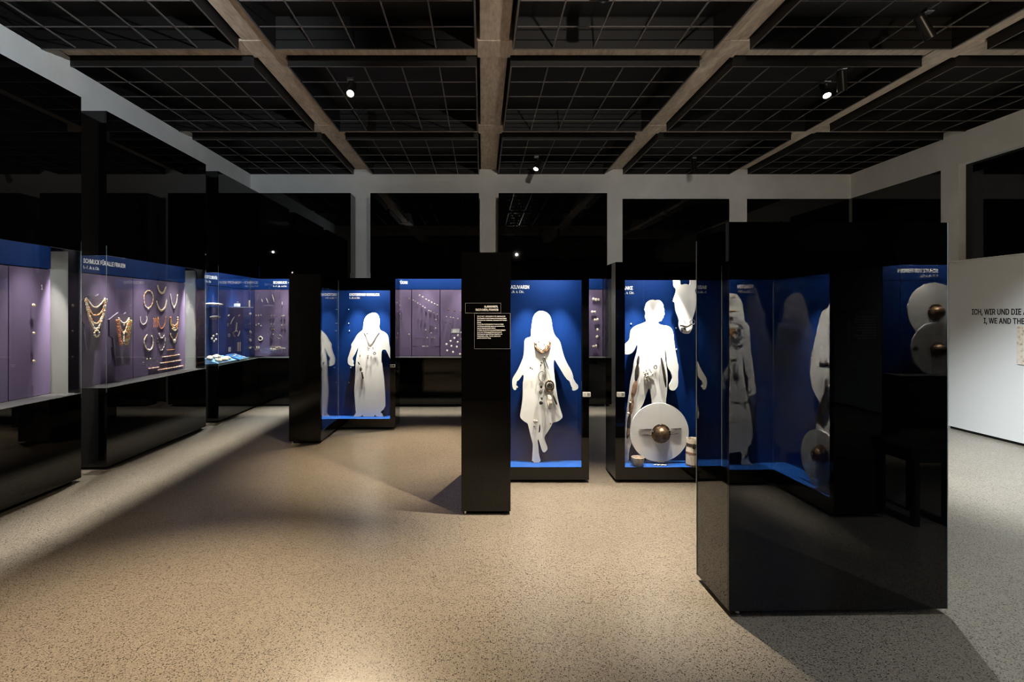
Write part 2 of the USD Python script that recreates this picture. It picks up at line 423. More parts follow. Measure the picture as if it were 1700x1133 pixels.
# lettering and poster on the white wall
tw = thing('wall_lettering', 'black two line wall title ICH, WIR UND DIE ANDEREN in capitals on the white wall', 'lettering', (XR - 0.14, 6.93, 1.58), -90)
part(tw, 'german_line', text('ICH, WIR UND DIE ANDEREN', 0.070, 0.0, 0.0, -0.0015, 0.74, True), 'print_black')
part(tw, 'english_line', text('I, WE AND THE OTHERS', 0.068, 0.165, -0.112, -0.0015, 0.76, True), 'print_black')
po = thing('wall_poster', 'brown and white printed picture panel below the black wall title', 'poster', (XR - 0.14, 6.34, 0.98), -90)
part(po, 'board', box(0, 0.9, -0.012, 0, 0, 0.468, 0.001), 'tag_white')
part(po, 'print', box(0.003, 0.897, -0.0125, -0.0121, 0.003, 0.465), 'poster_print')

# ------------------------------------------------------------------ black louvre boxes hanging in every bay of the concrete ceiling
def bay(label, loc):
    t = thing('ceiling_grid', label, 'ceiling grid', loc, group='black gridded ceiling panels')
    a, h = 0.9535, 0.9485
    for s in (-1, 1):
        part(t, 'side_panel', box(s * a, s * (a - 0.02), -h, h, 0, 0.34), 'grid_black')
        part(t, 'side_panel', box(-a + 0.02, a - 0.02, s * h, s * (h - 0.02), 0, 0.34), 'grid_black')
    for k in range(-2, 3):
        o = k * 0.3815 - 0.19
        if k > -2:
            part(t, 'bar', box(o - 0.006, o + 0.006, -h + 0.02, h - 0.02, 0.002, 0.012), 'grid_bar')
            part(t, 'bar', box(-a + 0.02, a - 0.02, (o) * 0.9949 - 0.005, o * 0.9949 + 0.005, 0.004, 0.010), 'grid_bar')
    for s in (-1, 1):
        part(t, 'rim', box(s * a, s * (a - 0.014), -h, h, -0.004, 0.0), 'grid_bar')
        part(t, 'rim', box(-a, a, s * h, s * (h - 0.012), -0.004, 0.0), 'grid_bar')
    part(t, 'back_panel', box(-a + 0.02, a - 0.02, -h + 0.02, h - 0.02, 0.30, 0.34), 'grid_black')
    return t
rows = {3.9975: 'nearest row', 6.2325: 'middle row', 8.4675: 'row by the back wall'}
cols = {-3.2505: 'beside the left wall', -1.0045: 'left of the centre beam', 1.2425: 'right of the centre beam', 3.483: 'second bay right of the centre beam', 5.7225: 'beside the right wall'}
first = None
for y, rn in rows.items():
    for x, cn in cols.items():
        lab = f'black gridded ceiling panel, {rn}, {cn}'
        if first is None:
            first = bay(lab, (x, y, GRID_Z))
        else:
            copy_of(first, lab, (x, y, GRID_Z), group='black gridded ceiling panels')

# ------------------------------------------------------------------ ceiling spotlights
def look_at(frm, to):
    d = np.array(to, float) - np.array(frm, float)
    return d / np.linalg.norm(d)

def spot_prim(path, frm, to, half, soft, power, color, r=0.03):
    d = look_at(frm, to)
    z = -d
    x = np.cross([0, 0, 1.0], z)
    x = x / np.linalg.norm(x) if np.linalg.norm(x) > 1e-6 else np.array([1.0, 0, 0])
    y = np.cross(z, x)
    l = UsdLux.SphereLight.Define(stage, path)
    l.AddTransformOp().Set(Gf.Matrix4d(*x, 0, *y, 0, *z, 0, *map(float, frm), 1))
    l.CreateRadiusAttr(r)
    l.CreateIntensityAttr(power)
    l.CreateColorAttr(Gf.Vec3f(*color))
    l.CreateNormalizeAttr(True)
    s = UsdLux.ShapingAPI.Apply(l.GetPrim())
    s.CreateShapingConeAngleAttr(half)
    s.CreateShapingConeSoftnessAttr(soft)
    return l

def fixture(i, label, frm, to, half, soft, power, color, look):
    t = thing('ceiling_spotlight', label, 'spotlight', (frm[0], frm[1], GRID_Z), group=None)
    d = look_at(frm, to)
    z = -d
    x = np.cross([0, 0, 1.0], z)
    x /= max(np.linalg.norm(x), 1e-9)
    y = np.cross(z, x)
    T = np.eye(4)
    T[:3, 0], T[:3, 1], T[:3, 2] = x, y, z
    T[:3, 3] = [0, 0, frm[2] - GRID_Z]
    def put(m):
        m = m.copy()
        m.apply_transform(T)
        return m
    top = T[:3, 3] + z * 0.15
    part(t, 'mount', box(-0.035, 0.035, -0.03, 0.03, -0.012, 0.02, 0.003), 'steel')
    part(t, 'bracket', tube([(0.0, 0.0, 0.0), (top[0], top[1], (top[2] - 0.02) / 2), tuple(top - z * 0.02)], 0.007, 8), 'steel')
    part(t, 'housing', put(lathe([(0.0, 0.17), (0.036, 0.168), (0.042, 0.16), (0.044, -0.035), (0.041, -0.037), (0.039, -0.03), (0.036, 0.02), (0.0, 0.022)], 28)), 'black_metal', 40)
    if look == 'lit':
        part(t, 'lens', put(lathe([(0.038, -0.030), (0.030, -0.037), (0.0, -0.040)], 24)), 'lamp_warm', True)
    else:
        part(t, 'lens', put(lathe([(0.037, -0.012), (0.030, -0.016), (0.0, -0.018)], 24)), 'steel', True)
    c = np.array(frm) + d * 0.06
    spot_prim(str(t.GetPath()) + '/beam_light', c - np.array([frm[0], frm[1], GRID_Z]), np.array(to) - np.array([frm[0], frm[1], GRID_Z]), half, soft, power, color)
names = ['small round ceiling spotlight glowing warm, left of the centre beam', 'small ceiling spotlight glowing warm, right of the second right beam', 'black cylinder spotlight hanging just above the glowing lamp on the right',
         'black cylinder spotlight at the top right edge of the picture', 'small spotlight near the back wall just right of the centre beam', 'small spotlight near the back wall, right of the third beam']
for i, s in enumerate(SPOTS):
    fixture(i, names[i], *s)
names = ['black ceiling spotlight between the centre case and the right foreground case', 'black ceiling spotlight above the reflected princess case', 'black ceiling spotlight above and behind the viewpoint', 'black ceiling spotlight straight above the space before the foreground case', 'black ceiling spotlight turned to the left wall, behind the top picture edge', 'black ceiling spotlight turned to the back wall, behind the top picture edge', 'black ceiling spotlight turned to the right wall, behind the top picture edge']
for i, s in enumerate(HALL_SPOTS):
    fixture(i, names[i], *s)

# ------------------------------------------------------------------ tall black wall showcases
SILL, GTOP, CTOP, DEP = 0.84, 2.187, 3.660, 0.28
def wall_case(label, loc, rotz, L, panels, title, sub, tx, ends=(True, True), light=18.0, color=NEUTRAL, far_band=False, tsize=0.045, tsx=0.78, down=92.0, x_in=(0.0, 0.0)):
    """Local x along the front to the viewer's right, y into the wall. panels: [(x0, x1, material)]. ends: which short sides are glazed and closed."""
    t = thing('wall_showcase', label, 'showcase', loc, rotz)
    a, b = -x_in[0], L + x_in[1]
    part(t, 'upper_panel', box(0, L, 0, 0.012, GTOP, CTOP, 0.002), 'black_glass')
    part(t, 'lower_panel', box(0, L, 0, 0.012, 0.03, SILL - 0.006, 0.002), 'black_glass')
    part(t, 'plinth', box(0.05, L - 0.05, 0.05, 0.30, 0, 0.03), 'black_matt')
    part(t, 'bottom_plate', box(a + 0.003, b - 0.003, 0.012, 0.325, 0.03, 0.045), 'black_matt')
    part(t, 'top_plate', box(a + 0.013, b - 0.013, 0.013, 0.325, CTOP - 0.02, CTOP - 0.001), 'black_matt')
    for k, x in enumerate((0, L)):
        s = 1 if k == 0 else -1
        if ends[k]:
            part(t, 'end_panel', box(x, x + s * 0.012, 0.013, 0.33, GTOP, CTOP, 0.002), 'black_glass')
            part(t, 'end_panel', box(x, x + s * 0.012, 0.013, 0.33, 0.03, SILL - 0.006, 0.002), 'black_glass')
            part(t, 'end_pane', box(x + s * 0.002, x + s * 0.010, 0.010, 0.33, SILL - 0.005, GTOP - 0.001), 'clear_pane')
            part(t, 'glass_edge', box(x, x + s * 0.0035, 0.0, 0.0035, SILL - 0.05, GTOP + 0.10), 'glass_edge')
    if far_band and light < 50:
        part(t, 'downlight', mv(lathe([(0.018, 0.0), (0.022, 0.0), (0.022, 0.028), (0, 0.028), (0, 0.02), (0.018, 0.02)], 16), L - 0.036, 0.06, 2.437), 'black_metal', 40)
        spot_prim(f'{t.GetPath()}/column_light', (L - 0.017, 0.06, 2.43), (L + 0.17, 0.33, 0.85), 17, 0.9, 420, color, 0.02)
    if far_band:
        part(t, 'corner_band', box(L - 0.014, L - 0.012, 0.012, 0.115, SILL, GTOP), 'black_glass')
    part(t, 'front_pane', box(0.001, L - 0.001, 0.002, 0.010, SILL - 0.005, GTOP - 0.001), 'clear_pane')
    part(t, 'glass_edge', box(0.0, L, -0.0015, 0.0015, SILL - 0.008, SILL - 0.003), 'glass_edge')
    part(t, 'sill', box(a + 0.013, b - 0.013, 0.013, DEP, SILL - 0.03, SILL - 0.006), 'sill_grey')
    part(t, 'light_shield', box(a + 0.013, b - 0.013, 0.013, DEP + 0.03, 2.47, 2.49), 'black_matt')
    hd = part(t, 'header_panel', box(a + 0.013, b - 0.013, DEP, DEP + 0.02, 2.020, 2.47), 'blue_panel')
    if title:
        part(hd, 'title', text(title, tsize, tx, 2.118, DEP - 0.0015, tsx, True), 'print_white')
        if sub:
            part(hd, 'date_line', text(sub, tsize * 0.70, tx, 2.058, DEP - 0.0015, tsx), 'print_white')
    for x0, x1, m in panels:
        part(t, 'back_panel', box(x0 + 0.005, x1 - 0.005, DEP, DEP + 0.02, SILL - 0.004, 2.010, 0.002), m)
    part(t, 'backing_board', box(a + 0.013, b - 0.013, DEP + 0.021, DEP + 0.04, 0.05, CTOP - 0.03), 'black_matt')
    part(t, 'light_bar', box(0.05, L - 0.05, 0.035, 0.077, 2.445, 2.468, 0.003), 'black_metal')
    rect_light(str(t.GetPath()) + '/strip_light', (L / 2, 0.056, 2.44), 0, L - 0.12, 0.04, light, color, 16)
    n = 3 if L > 1.7 else 2
    for k in range(n):
        x = L * (k + 0.5) / n
        part(t, 'downlight', mv(lathe([(0.018, 0.0), (0.022, 0.0), (0.022, 0.028), (0, 0.028), (0, 0.02), (0.018, 0.02)], 16), x, 0.10, 2.435), 'black_metal', 40)
        spot_prim(f'{t.GetPath()}/spot_light_{k:03d}', (x, 0.10, 2.43), (x, -0.35, 0.0), 34, 0.9, down, color, 0.02)
    return t

P, Bp = 'purple_panel', 'blue_panel'
XC = -3.82
wall_case('tall black wall showcase with lilac back, cut by the left edge of the picture', (XC, 3.10, 0), 90, 1.898, [(0, 0.92, P), (0.92, 1.44, P), (1.44, 1.885, P)], '', '', 0, far_band=True)
wall_case('tall black wall showcase with bead necklaces under SCHMUCK FÜR ALLE FRAUEN', (XC, 5.334, 0), 90, 1.922, [(0.013, 0.826, P), (0.826, 1.91, P)], 'SCHMUCK FÜR ALLE FRAUEN', '5.–7. Jh. n. Chr.', 0.055, far_band=True, tsx=0.72)
wall_case('tall black wall showcase with blue back and tools in the far left corner', (XC, 7.60, 0), 90, 1.39, [(0.013, 0.55, Bp), (0.55, 1.05, Bp), (1.05, 1.674, Bp)], 'TRACHTZUBEHÖR', '5.–7. Jh. n. Chr.', 0.09, ends=(True, False), light=50.0, color=COOL, down=90.0, x_in=(0, 0.28))
YC = 8.99
wall_case('tall black wall showcase with lilac back under SCHMUCK VON KOPF BIS FUSS', (XC, YC, 0), 0, 1.567, [(-0.283, -0.20, Bp), (-0.20, 0.40, P), (0.40, 0.98, P), (0.98, 1.555, P)], 'SCHMUCK – VON KOPF BIS FUSS', '5.–7. Jh. n. Chr.', 0.13, ends=(False, True), light=125.0, x_in=(0.28, 0))
wall_case('tall black wall showcase with rows of round studs, left of the centre column', (-1.912, YC, 0), 0, 1.86, [(0.013, 0.669, P), (0.669, 1.172, P), (1.172, 1.85, P)], 'EINZELSTÜCKE', '', 0.238, light=150.0)
wall_case('tall black wall showcase right of the centre column, mostly hidden by a figure case', (0.289, YC, 0), 0, 1.86, [(0.013, 0.65, P), (0.65, 1.25, P), (1.25, 1.85, P)], '', '', 0, light=100.0, far_band=True)

# ------------------------------------------------------------------ free-standing L-shaped showcases
WING, CROSSW, TH = 0.785, 0.78, 0.39
FS, FT, FH = 0.145, 1.910, 2.08
def corner_case(label, loc, rotz, flip=False, light=6.0, color=NEUTRAL, title='', sub='', tx=0.03, tz=1.84, mirror_back=False, right_border=0.07, wing_open=True, lx=0.45, down=80.0, tsx=0.80, wdown=0.0):
    """The inner corner of the L is the local origin; the front faces -y; the wing comes forward on the left (on the right with flip)."""
    t = thing('corner_showcase', label, 'showcase', loc, rotz)
    k = -1 if flip else 1
    B = lambda x0, x1, y0, y1, z0, z1, b=0.0: box(k * x0, k * x1, y0, y1, z0, z1, b)
    g = 'black_mirror' if mirror_back else 'black_glass'
    part(t, 'wing_end_panel', B(-TH, -0.001, -WING, -WING + 0.012, 0.03, FH, 0.002), g)
    part(t, 'wing_outer_panel', B(-TH, -TH + 0.012, -WING + 0.013, TH - 0.013, 0.03, FH, 0.002), g)
    part(t, 'rear_panel', B(-TH, CROSSW, TH - 0.012, TH, 0.03, FH, 0.002), g)
    part(t, 'side_panel', B(CROSSW - 0.012, CROSSW, 0.013, TH - 0.013, 0.03, FH, 0.002), g)
    o1 = CROSSW - right_border
    fr = [B(0.0, CROSSW, 0, 0.012, 0.03, FS), B(0.0, CROSSW, 0, 0.012, FT, FH), B(o1, CROSSW, 0, 0.012, FS, FT)]
    part(t, 'front_frame', fr, g)
    o2 = WING - 0.045
    part(t, 'wing_frame', [B(-0.012, 0, -WING + 0.013, 0, 0.03, FS), B(-0.012, 0, -WING + 0.013, 0, FT, FH), B(-0.012, 0, -WING + 0.013, -o2, FS, FT)], g)
    part(t, 'front_pane', B(0.004, o1, 0.002, 0.010, FS, FT), 'clear_pane')
    part(t, 'wing_pane', B(-0.010, -0.002, -o2, -0.004, FS, FT), 'wing_glass')
    part(t, 'glass_edge', B(-0.001, 0.0025, -0.0025, 0.001, FS, FH - 0.03), 'glass_edge')
    part(t, 'top_plate', [B(-TH + 0.013, CROSSW - 0.013, 0.013, TH - 0.013, FH - 0.02, FH - 0.002), B(-TH + 0.013, -0.013, -WING + 0.013, 0.013, FH - 0.02, FH - 0.002)], 'black_matt')
    part(t, 'plinth', [B(-TH + 0.05, CROSSW - 0.05, 0.05, TH - 0.05, 0.0, 0.05), B(-TH + 0.05, -0.05, -WING + 0.05, 0.05, 0.0, 0.05)], 'black_matt')
    part(t, 'foot', mv(lathe([(0.0, 0.03), (0.012, 0.03), (0.012, 0.008), (0.02, 0.006), (0.02, 0.0), (0.0, 0.0)], 16), k * -TH + k * 0.03, -WING + 0.03, 0), 'steel', 40)
    part(t, 'foot', mv(lathe([(0.0, 0.03), (0.012, 0.03), (0.012, 0.008), (0.02, 0.006), (0.02, 0.0), (0.0, 0.0)], 16), k * (CROSSW - 0.06), TH - 0.03, 0), 'steel', 40)
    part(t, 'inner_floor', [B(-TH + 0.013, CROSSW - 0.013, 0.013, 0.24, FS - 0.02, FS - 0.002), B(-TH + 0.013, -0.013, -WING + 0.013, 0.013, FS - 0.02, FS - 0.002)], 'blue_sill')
    bp = part(t, 'inner_back', B(-TH + 0.12, CROSSW - 0.013, 0.24, 0.255, FS, FH - 0.02), 'blue_panel')
    part(t, 'inner_back', B(-TH + 0.11, -TH + 0.12, -WING + 0.013, 0.24, FS, FH - 0.02), 'blue_panel')
    part(t, 'inner_side', B(CROSSW - 0.024, CROSSW - 0.013, 0.013, 0.24, FS, FH - 0.02), 'blue_panel')
    part(t, 'inner_side', B(-TH + 0.12, -0.013, -WING + 0.013, -WING + 0.024, FS, FH - 0.02), 'blue_panel')
    if title:
        part(bp, 'title', text(title, 0.033, tx, tz, 0.2385, tsx, True), 'print_white')
        part(bp, 'date_line', text(sub, 0.024, tx, tz - 0.042, 0.2385, tsx), 'print_white')
    part(t, 'light_bar', B(0.10, CROSSW - 0.08, 0.03, 0.075, 2.03, 2.055, 0.003), 'black_metal')
    if light:
        rect_light(str(t.GetPath()) + '/strip_light', (k * lx, 0.055, 2.025), 0, 0.42, 0.035, light, color, 9)
        for q in (0.20, 0.56):
            part(t, 'downlight', mv(lathe([(0.016, 0.0), (0.02, 0.0), (0.02, 0.028), (0, 0.028), (0, 0.02), (0.016, 0.02)], 16), k * q, 0.028, 2.025), 'black_metal', 40)
            spot_prim(f'{t.GetPath()}/spot_light_{int(q * 100):03d}', (k * q, 0.028, 2.02), (k * (0.65 * q + 0.12), 0.15, 0.45), 26, 0.8, down, color, 0.015)
    if light and wing_open:
        if wdown:
            for q in (0.25, 0.55):
                part(t, 'downlight', mv(lathe([(0.016, 0.0), (0.02, 0.0), (0.02, 0.028), (0, 0.028), (0, 0.02), (0.016, 0.02)], 16), k * -0.035, -q, 2.025), 'black_metal', 40)
                spot_prim(f'{t.GetPath()}/wing_spot_{int(q * 100):03d}', (k * -0.035, -q, 2.02), (k * -0.16, -q, 0.45), 28, 0.8, wdown, color, 0.015)
        rect_light(str(t.GetPath()) + '/wing_light', (k * -0.07, -WING / 2, 2.025), 90 if not flip else -90, 0.4, 0.03, light * 0.5, color, 9)
    return t
D_ROT = 1.2
D_P0 = (1.298, 2.754)
a = math.radians(180 + D_ROT)
D_O = (D_P0[0] - (math.cos(a) * CROSSW - math.sin(a) * TH), D_P0[1] - (math.sin(a) * CROSSW + math.cos(a) * TH))
A_O, B_O, C_O, E_O = (-1.968, 7.19), (0.228, 4.931), (2.038, 4.931), (2.79, 0.7085)
corner_case('black corner showcase with the white hooded cape figure, left of the centre', (*A_O, 0), 0, title='EXOTISCHER SCHMUCK', sub='6. Jh. n. Chr.', tx=0.09, tz=1.845, light=190.0)
caseB = corner_case('black corner showcase with the white figure of a woman in a knee-length dress', (*B_O, 0), 0, title='BAIUVARIN', sub='6. Jh. n. Chr.', tx=0.035, tz=1.84, light=150.0)
corner_case('black corner showcase with the white warrior figure, horse head and round shield', (*C_O, 0), 0, flip=True, title='FRANKE', sub='6. Jh. n. Chr.', tx=-0.688, tz=1.83, right_border=0.088, light=115.0, lx=0.40)
caseD = corner_case('large black mirror-like showcase seen from behind in the right foreground', (*D_O, 0), 180 + D_ROT, mirror_back=True, light=60.0, down=12.0)
part(caseD, 'glass_edge', box(-TH - 0.004, -TH - 0.0005, TH - 0.006, TH, 0.03, FH), 'glass_edge', label='pale green polished glass edge')
part(caseD, 'glass_edge', box(CROSSW + 0.0002, CROSSW + 0.003, -0.003, 0.0, 0.03, FH - 0.05), 'glass_edge', label='pale green polished glass edge')
caseE = corner_case('black corner showcase with princess figure, reflected in the foreground showcase', (*E_O, 0), 180, title='FÜRSTIN', sub='7. Jh. n. Chr.', tx=0.056, light=520.0, down=150.0, wdown=330.0)

# ------------------------------------------------------------------ builders for the exhibits
from scipy.interpolate import splprep, splev
MIR = Mirror(D_P0, D_ROT)
PL = {'left1': Plane((XC, 3.10), 90, DEP), 'left2': Plane((XC, 5.334), 90, DEP), 'left3': Plane((XC, 7.60), 90, DEP),
      'back1': Plane((XC, YC), 0, DEP), 'back2': Plane((-1.912, YC), 0, DEP), 'back3': Plane((0.289, YC), 0, DEP),
      'A': Plane(A_O, 0, 0.16), 'B': Plane(B_O, 0, 0.16), 'C': Plane(C_O, 0, 0.16),
      'E': Plane(E_O, 180, 0.16, MIR), 'Ew': Plane(E_O, -90, 0.16, MIR)}

def put(pl, name, label, cat, px, py, w=None, group=None):
    """A thing standing on a case's plane where the photograph shows it; its local x is to the right, y into the wall, z up."""
    w = pl.w if w is None else w
    x, z = pl.at(px, py, w)
    t = thing(name, label, cat, pl.world(x, z, w), pl.rotz, group)
    return t, (lambda q, r, ww=w: pl.at(q, r, ww) - np.array([x, z]))

def curve(pts, n=60, closed=False):
    p = np.asarray(pts, float)
    if closed:
        p = np.vstack([p, p[:1]])
    k = min(3, len(p) - 1)
    tck, _ = splprep(p.T, s=0, k=k, per=closed)
    return np.stack(splev(np.linspace(0, 1, n, endpoint=not closed), tck), 1)

def along(c, step, closed=False):
    if closed:
        c = np.vstack([c, c[:1]])
    s = np.concatenate([[0], np.cumsum(np.linalg.norm(np.diff(c, axis=0), axis=1))])
    n = max(2, int(s[-1] / step))
    at = np.linspace(0, s[-1], n, endpoint=not closed)
    return np.stack([np.interp(at, s, c[:, 0]), np.interp(at, s, c[:, 1])], 1)

BEAD = trimesh.creation.icosphere(1, 1.0)
def beads(points, r, w, jitter=0.25):
    ms = []
    for x, z in points:
        q = r * (1 + jitter * (rng.random() - 0.5) * 2)
        ms.append(mv(sc(BEAD, q, q, q * (0.8 + 0.5 * rng.random())), x, w, z))
    return ms

def necklace(pl, label, pts, r=0.0075, mats=('bead_cream', 'bead_amber'), closed=False, pendant=None, rows=(0,), w=None, group=None, name='bead_necklace', cat='necklace', shift=(0, 1.7)):
    w = pl.w if w is None else w
    t, loc = put(pl, name, label, cat, *pts[0], w, group)
    lines = []
    for k in rows:
        q = [np.array(p, float) + np.array(shift) * k for p in pts]
        lines.append(curve([loc(*p) for p in q], 60, closed))
    part(t, 'thread', [tube(np.stack([c[:, 0], 0 * c[:, 0] - r, c[:, 1]], 1), r * 0.3, 5, closed) for c in lines], 'thread')
    sets = {m: [] for m in mats}
    for c in lines:
        for i, b in enumerate(along(c, 1.9 * r, closed)):
            sets[mats[(i // 2) % len(mats)] if rng.random() < 0.75 else rng.choice(mats)].append(b)
    for m, bs in sets.items():
        if bs:
            part(t, 'bead_row', beads(bs, r, -r), m, True, kind='stuff')
    if pendant:
        x, z = loc(*pendant[:2])
        q = pendant[2]
        part(t, 'pendant', [mv(blob(q, q * 0.5, q * 1.2, 3, 0.15, 2), x, -q * 0.6, z)], mats[0], True)
    return t

def stud_mesh(r, stand):
    head = FRONT(lathe([(0, stand + r * 0.55), (r * 0.5, stand + r * 0.48), (r * 0.85, stand + r * 0.2), (r, stand), (r * 0.7, stand - r * 0.2), (0, stand - r * 0.25)], 16))
    pin = FRONT(lathe([(0.0015, stand), (0.0015, 0), (0.0045, 0.0)], 8))
    rim = mv(torus(r * 0.72, r * 0.13, 20, 6), 0, -stand - r * 0.36, 0)
    return head, pin, rim

def stud(pl, label, px, py, r=0.012, stand=0.03, m='silver', group=None, w=None, name='round_stud', cat='stud'):
    t, _ = put(pl, name, label, cat, px, py, w, group)
    h, p, q = stud_mesh(r, stand)
    part(t, 'head', h, m, 40)
    part(t, 'pin', p, 'iron')
    part(t, 'rim', q, m, True)
    return t

def ring(pl, label, px, py, R, r, m='bronze', squash=1.0, w=None, group=None, name='ring', gap=0.012):
    t, _ = put(pl, name, label, 'ring', px, py, w, group)
    part(t, 'hoop', mv(torus(R, r, 30, 8, squash), 0, -gap, 0), m, True)
    part(t, 'bezel', mv(blob(r * 1.7, r * 1.3, r * 1.7, 5, 0.2, 2), 0, -gap, R * squash), m, True)
    return t

def rod(pl, label, pts, r, m='bone', w=None, name='pin', cat='pin', taper=0.4, group=None, gap=0.012, knob=None):
    t, loc = put(pl, name, label, cat, *pts[0], w, group)
    c = curve([loc(*p) for p in pts], 24)
    rad = r * (1 - (1 - taper) * np.abs(np.linspace(-1, 1, 24)) ** 3)
    part(t, 'shaft', tube(np.stack([c[:, 0], 0 * c[:, 0] - gap, c[:, 1]], 1), rad, 8), m, True)
    if knob:
        part(t, 'knob', mv(blob(knob, knob, knob, 2, 0.1, 2), c[0][0], -gap, c[0][1]), m, True)
    return t

def lump(pl, label, px, py, wx, hz, m='bronze', w=None, name='fragment', cat='fragment', seed=1, depth=0.012, n=1, group=None, pin=True, rough=0.35):
    t, _ = put(pl, name, label, cat, px, py, w, group)
    d = depth
    if n == 1:
        part(t, 'body', mv(blob(wx / 2, d / 2, hz / 2, seed, rough, 3), 0, -0.014 - d / 2, 0), m, True)
    else:
        for k in range(n):
            x = (k - (n - 1) / 2) * wx / n
            part(t, 'piece', mv(blob(wx / n * 0.5, d / 2, hz / 2 * (0.8 + 0.3 * ((k * 37 + seed) % 5) / 5), seed + k, rough, 2), x, -0.014 - d / 2, 0.15 * hz * math.sin(2.1 * k + seed)), m, True)
    if pin:
        part(t, 'pin', FRONT(lathe([(0.002, 0.016), (0.002, 0.0)], 6)), 'iron')
    return t

def brooch(pl, label, px, py, r, m='bronze', w=None, name='disc_brooch', cat='brooch', group=None):
    t, _ = put(pl, name, label, cat, px, py, w, group)
    part(t, 'disc', FRONT(lathe([(0, 0.020), (r * 0.25, 0.0215), (r * 0.3, 0.019), (r * 0.8, 0.018), (r * 0.86, 0.021), (r, 0.019), (r, 0.012), (0, 0.011)], 28)), m, 30)
    for k in range(5):
        a = k * 2 * math.pi / 5
        part(t, 'inlay', mv(blob(r * 0.14, 0.004, r * 0.14, k, 0.1, 1), r * 0.55 * math.cos(a), -0.019, r * 0.55 * math.sin(a)), 'bead_red' if m == 'gold' else 'silver', True)
    part(t, 'pin', FRONT(lathe([(0.002, 0.013), (0.002, 0.0)], 6)), 'iron')
    return t

def bow_brooch(pl, label, px, py, h, m='silver', w=None, ang=0, name='bow_brooch', group=None):
    t, _ = put(pl, name, label, 'brooch', px, py, w, group)
    R = lambda q: rot(q, [0, 1, 0], ang)
    head = Polygon([(h * 0.26 * math.cos(a), h * 0.22 + h * 0.26 * math.sin(a)) for a in np.linspace(0, math.pi, 14)])
    foot = Polygon(chaikin([(-h * 0.07, 0), (h * 0.07, 0), (h * 0.15, -h * 0.25), (h * 0.05, -h * 0.5), (-h * 0.05, -h * 0.5), (-h * 0.15, -h * 0.25)], 1))
    part(t, 'head_plate', R(mv(plate(head, 0.004), 0, -0.018, 0)), m)
    part(t, 'foot_plate', R(mv(plate(foot, 0.004), 0, -0.018, 0)), m)
    z = np.linspace(-0.02 * h, 0.26 * h, 9)
    part(t, 'bow', R(tube(np.stack([0 * z, -0.018 - 0.10 * h * np.sin(np.linspace(0, math.pi, 9)), z], 1), h * 0.07, 8)), m, True)
    for k in range(5):
        a = math.pi * (k + 0.5) / 5
        part(t, 'knob', R(mv(blob(h * 0.045, h * 0.04, h * 0.045, k, 0.1, 1), h * 0.29 * math.cos(a), -0.017, h * 0.22 + h * 0.29 * math.sin(a))), m, True)
    return t

def outline(pl, x0, y0, s, pts, w=None):
    return [tuple(pl.at(x0 + px / s, y0 + py / s, w)) for px, py in pts]

def board(pl, label, polys, holes=(), t=0.016, name='silhouette_figure', cat='cutout figure', pins=(), smooth=1, m='figure_white', w=None, base=None):
    w = pl.w if w is None else w
    shape = union_all([Polygon(chaikin(p, smooth)).buffer(0) for p in polys])
    for h in holes:
        shape = shape.difference(Polygon(chaikin(h, 1)).buffer(0))
    x0, z0, x1, z1 = shape.bounds
    c = ((x0 + x1) / 2, z0)
    th = thing(name, label, cat, pl.world(c[0], c[1], w), pl.rotz)
    part(th, 'board', plate(affinity.translate(shape, -c[0], -c[1]), t), m)
    for px, pz in pins:
        part(th, 'standoff', mv(FRONT(lathe([(0.0, 0.0), (0.008, 0.0), (0.008, 0.062), (0.0, 0.062)], 10)), px - c[0], t + 0.062, pz - c[1]), 'steel', 40)
    return th, shape

def logger(pl, label, px, py, sx=0.075, sz=0.046, w=0.0):
    t, _ = put(pl, 'data_logger', label, 'data logger', px, py, w)
    part(t, 'housing', box(-sx / 2, sx / 2, -0.020, -0.0015, -sz / 2, sz / 2, 0.004), 'tag_white')
    part(t, 'display', box(sx * 0.05, sx * 0.38, -0.0206, -0.0201, -sz * 0.3, sz * 0.3), 'print_grey')
    part(t, 'vent', [box(-sx * 0.4 + k * 0.006, -sx * 0.4 + k * 0.006 + 0.002, -0.0206, -0.0201, -sz * 0.3, sz * 0.3) for k in range(4)], 'print_grey')
    return t

# ------------------------------------------------------------------ the hooded figure (case left of the centre)
A = PL['A']
z5, z6 = (560, 480, 8.714), (560, 600, 9.85)
fa = outline(A, *z5, [(500, 343), (555, 345), (595, 380), (612, 440), (613, 510), (606, 545), (618, 600), (680, 620), (725, 660), (745, 720), (752, 800), (765, 870), (780, 1000), (768, 1015), (752, 985), (725, 930), (697, 872), (640, 885), (637, 1000), (642, 1120)])
fa += outline(A, *z6, [(728, 0), (742, 130), (765, 300), (776, 450), (785, 620), (786, 745), (765, 760), (755, 795), (722, 812), (715, 832), (700, 842), (735, 858), (750, 885), (750, 897), (628, 902), (622, 862), (600, 875), (578, 892), (550, 878), (520, 892), (480, 882), (450, 888), (415, 872), (406, 852), (402, 898), (256, 896), (262, 870), (308, 842), (298, 800), (291, 700), (281, 560), (276, 480), (290, 300), (296, 150), (299, 20)])
fa += outline(A, *z5, [(264, 1120), (270, 1000), (307, 850), (290, 862), (265, 930), (212, 1008), (236, 1055), (226, 1082), (243, 1115), (205, 1120), (150, 1085), (149, 1010), (175, 930), (208, 830), (195, 808), (240, 740), (290, 650), (368, 592), (372, 560), (376, 500), (395, 420), (440, 368)])
fa = [(x, FS if z < FS + 0.035 else z) for x, z in fa]
board(A, 'white cut-out figure in a hood and long cape standing on a blue sill', [fa], pins=[tuple(A.at(620, 560)), tuple(A.at(606, 640)), tuple(A.at(618, 680))])
w = A.w - 0.001
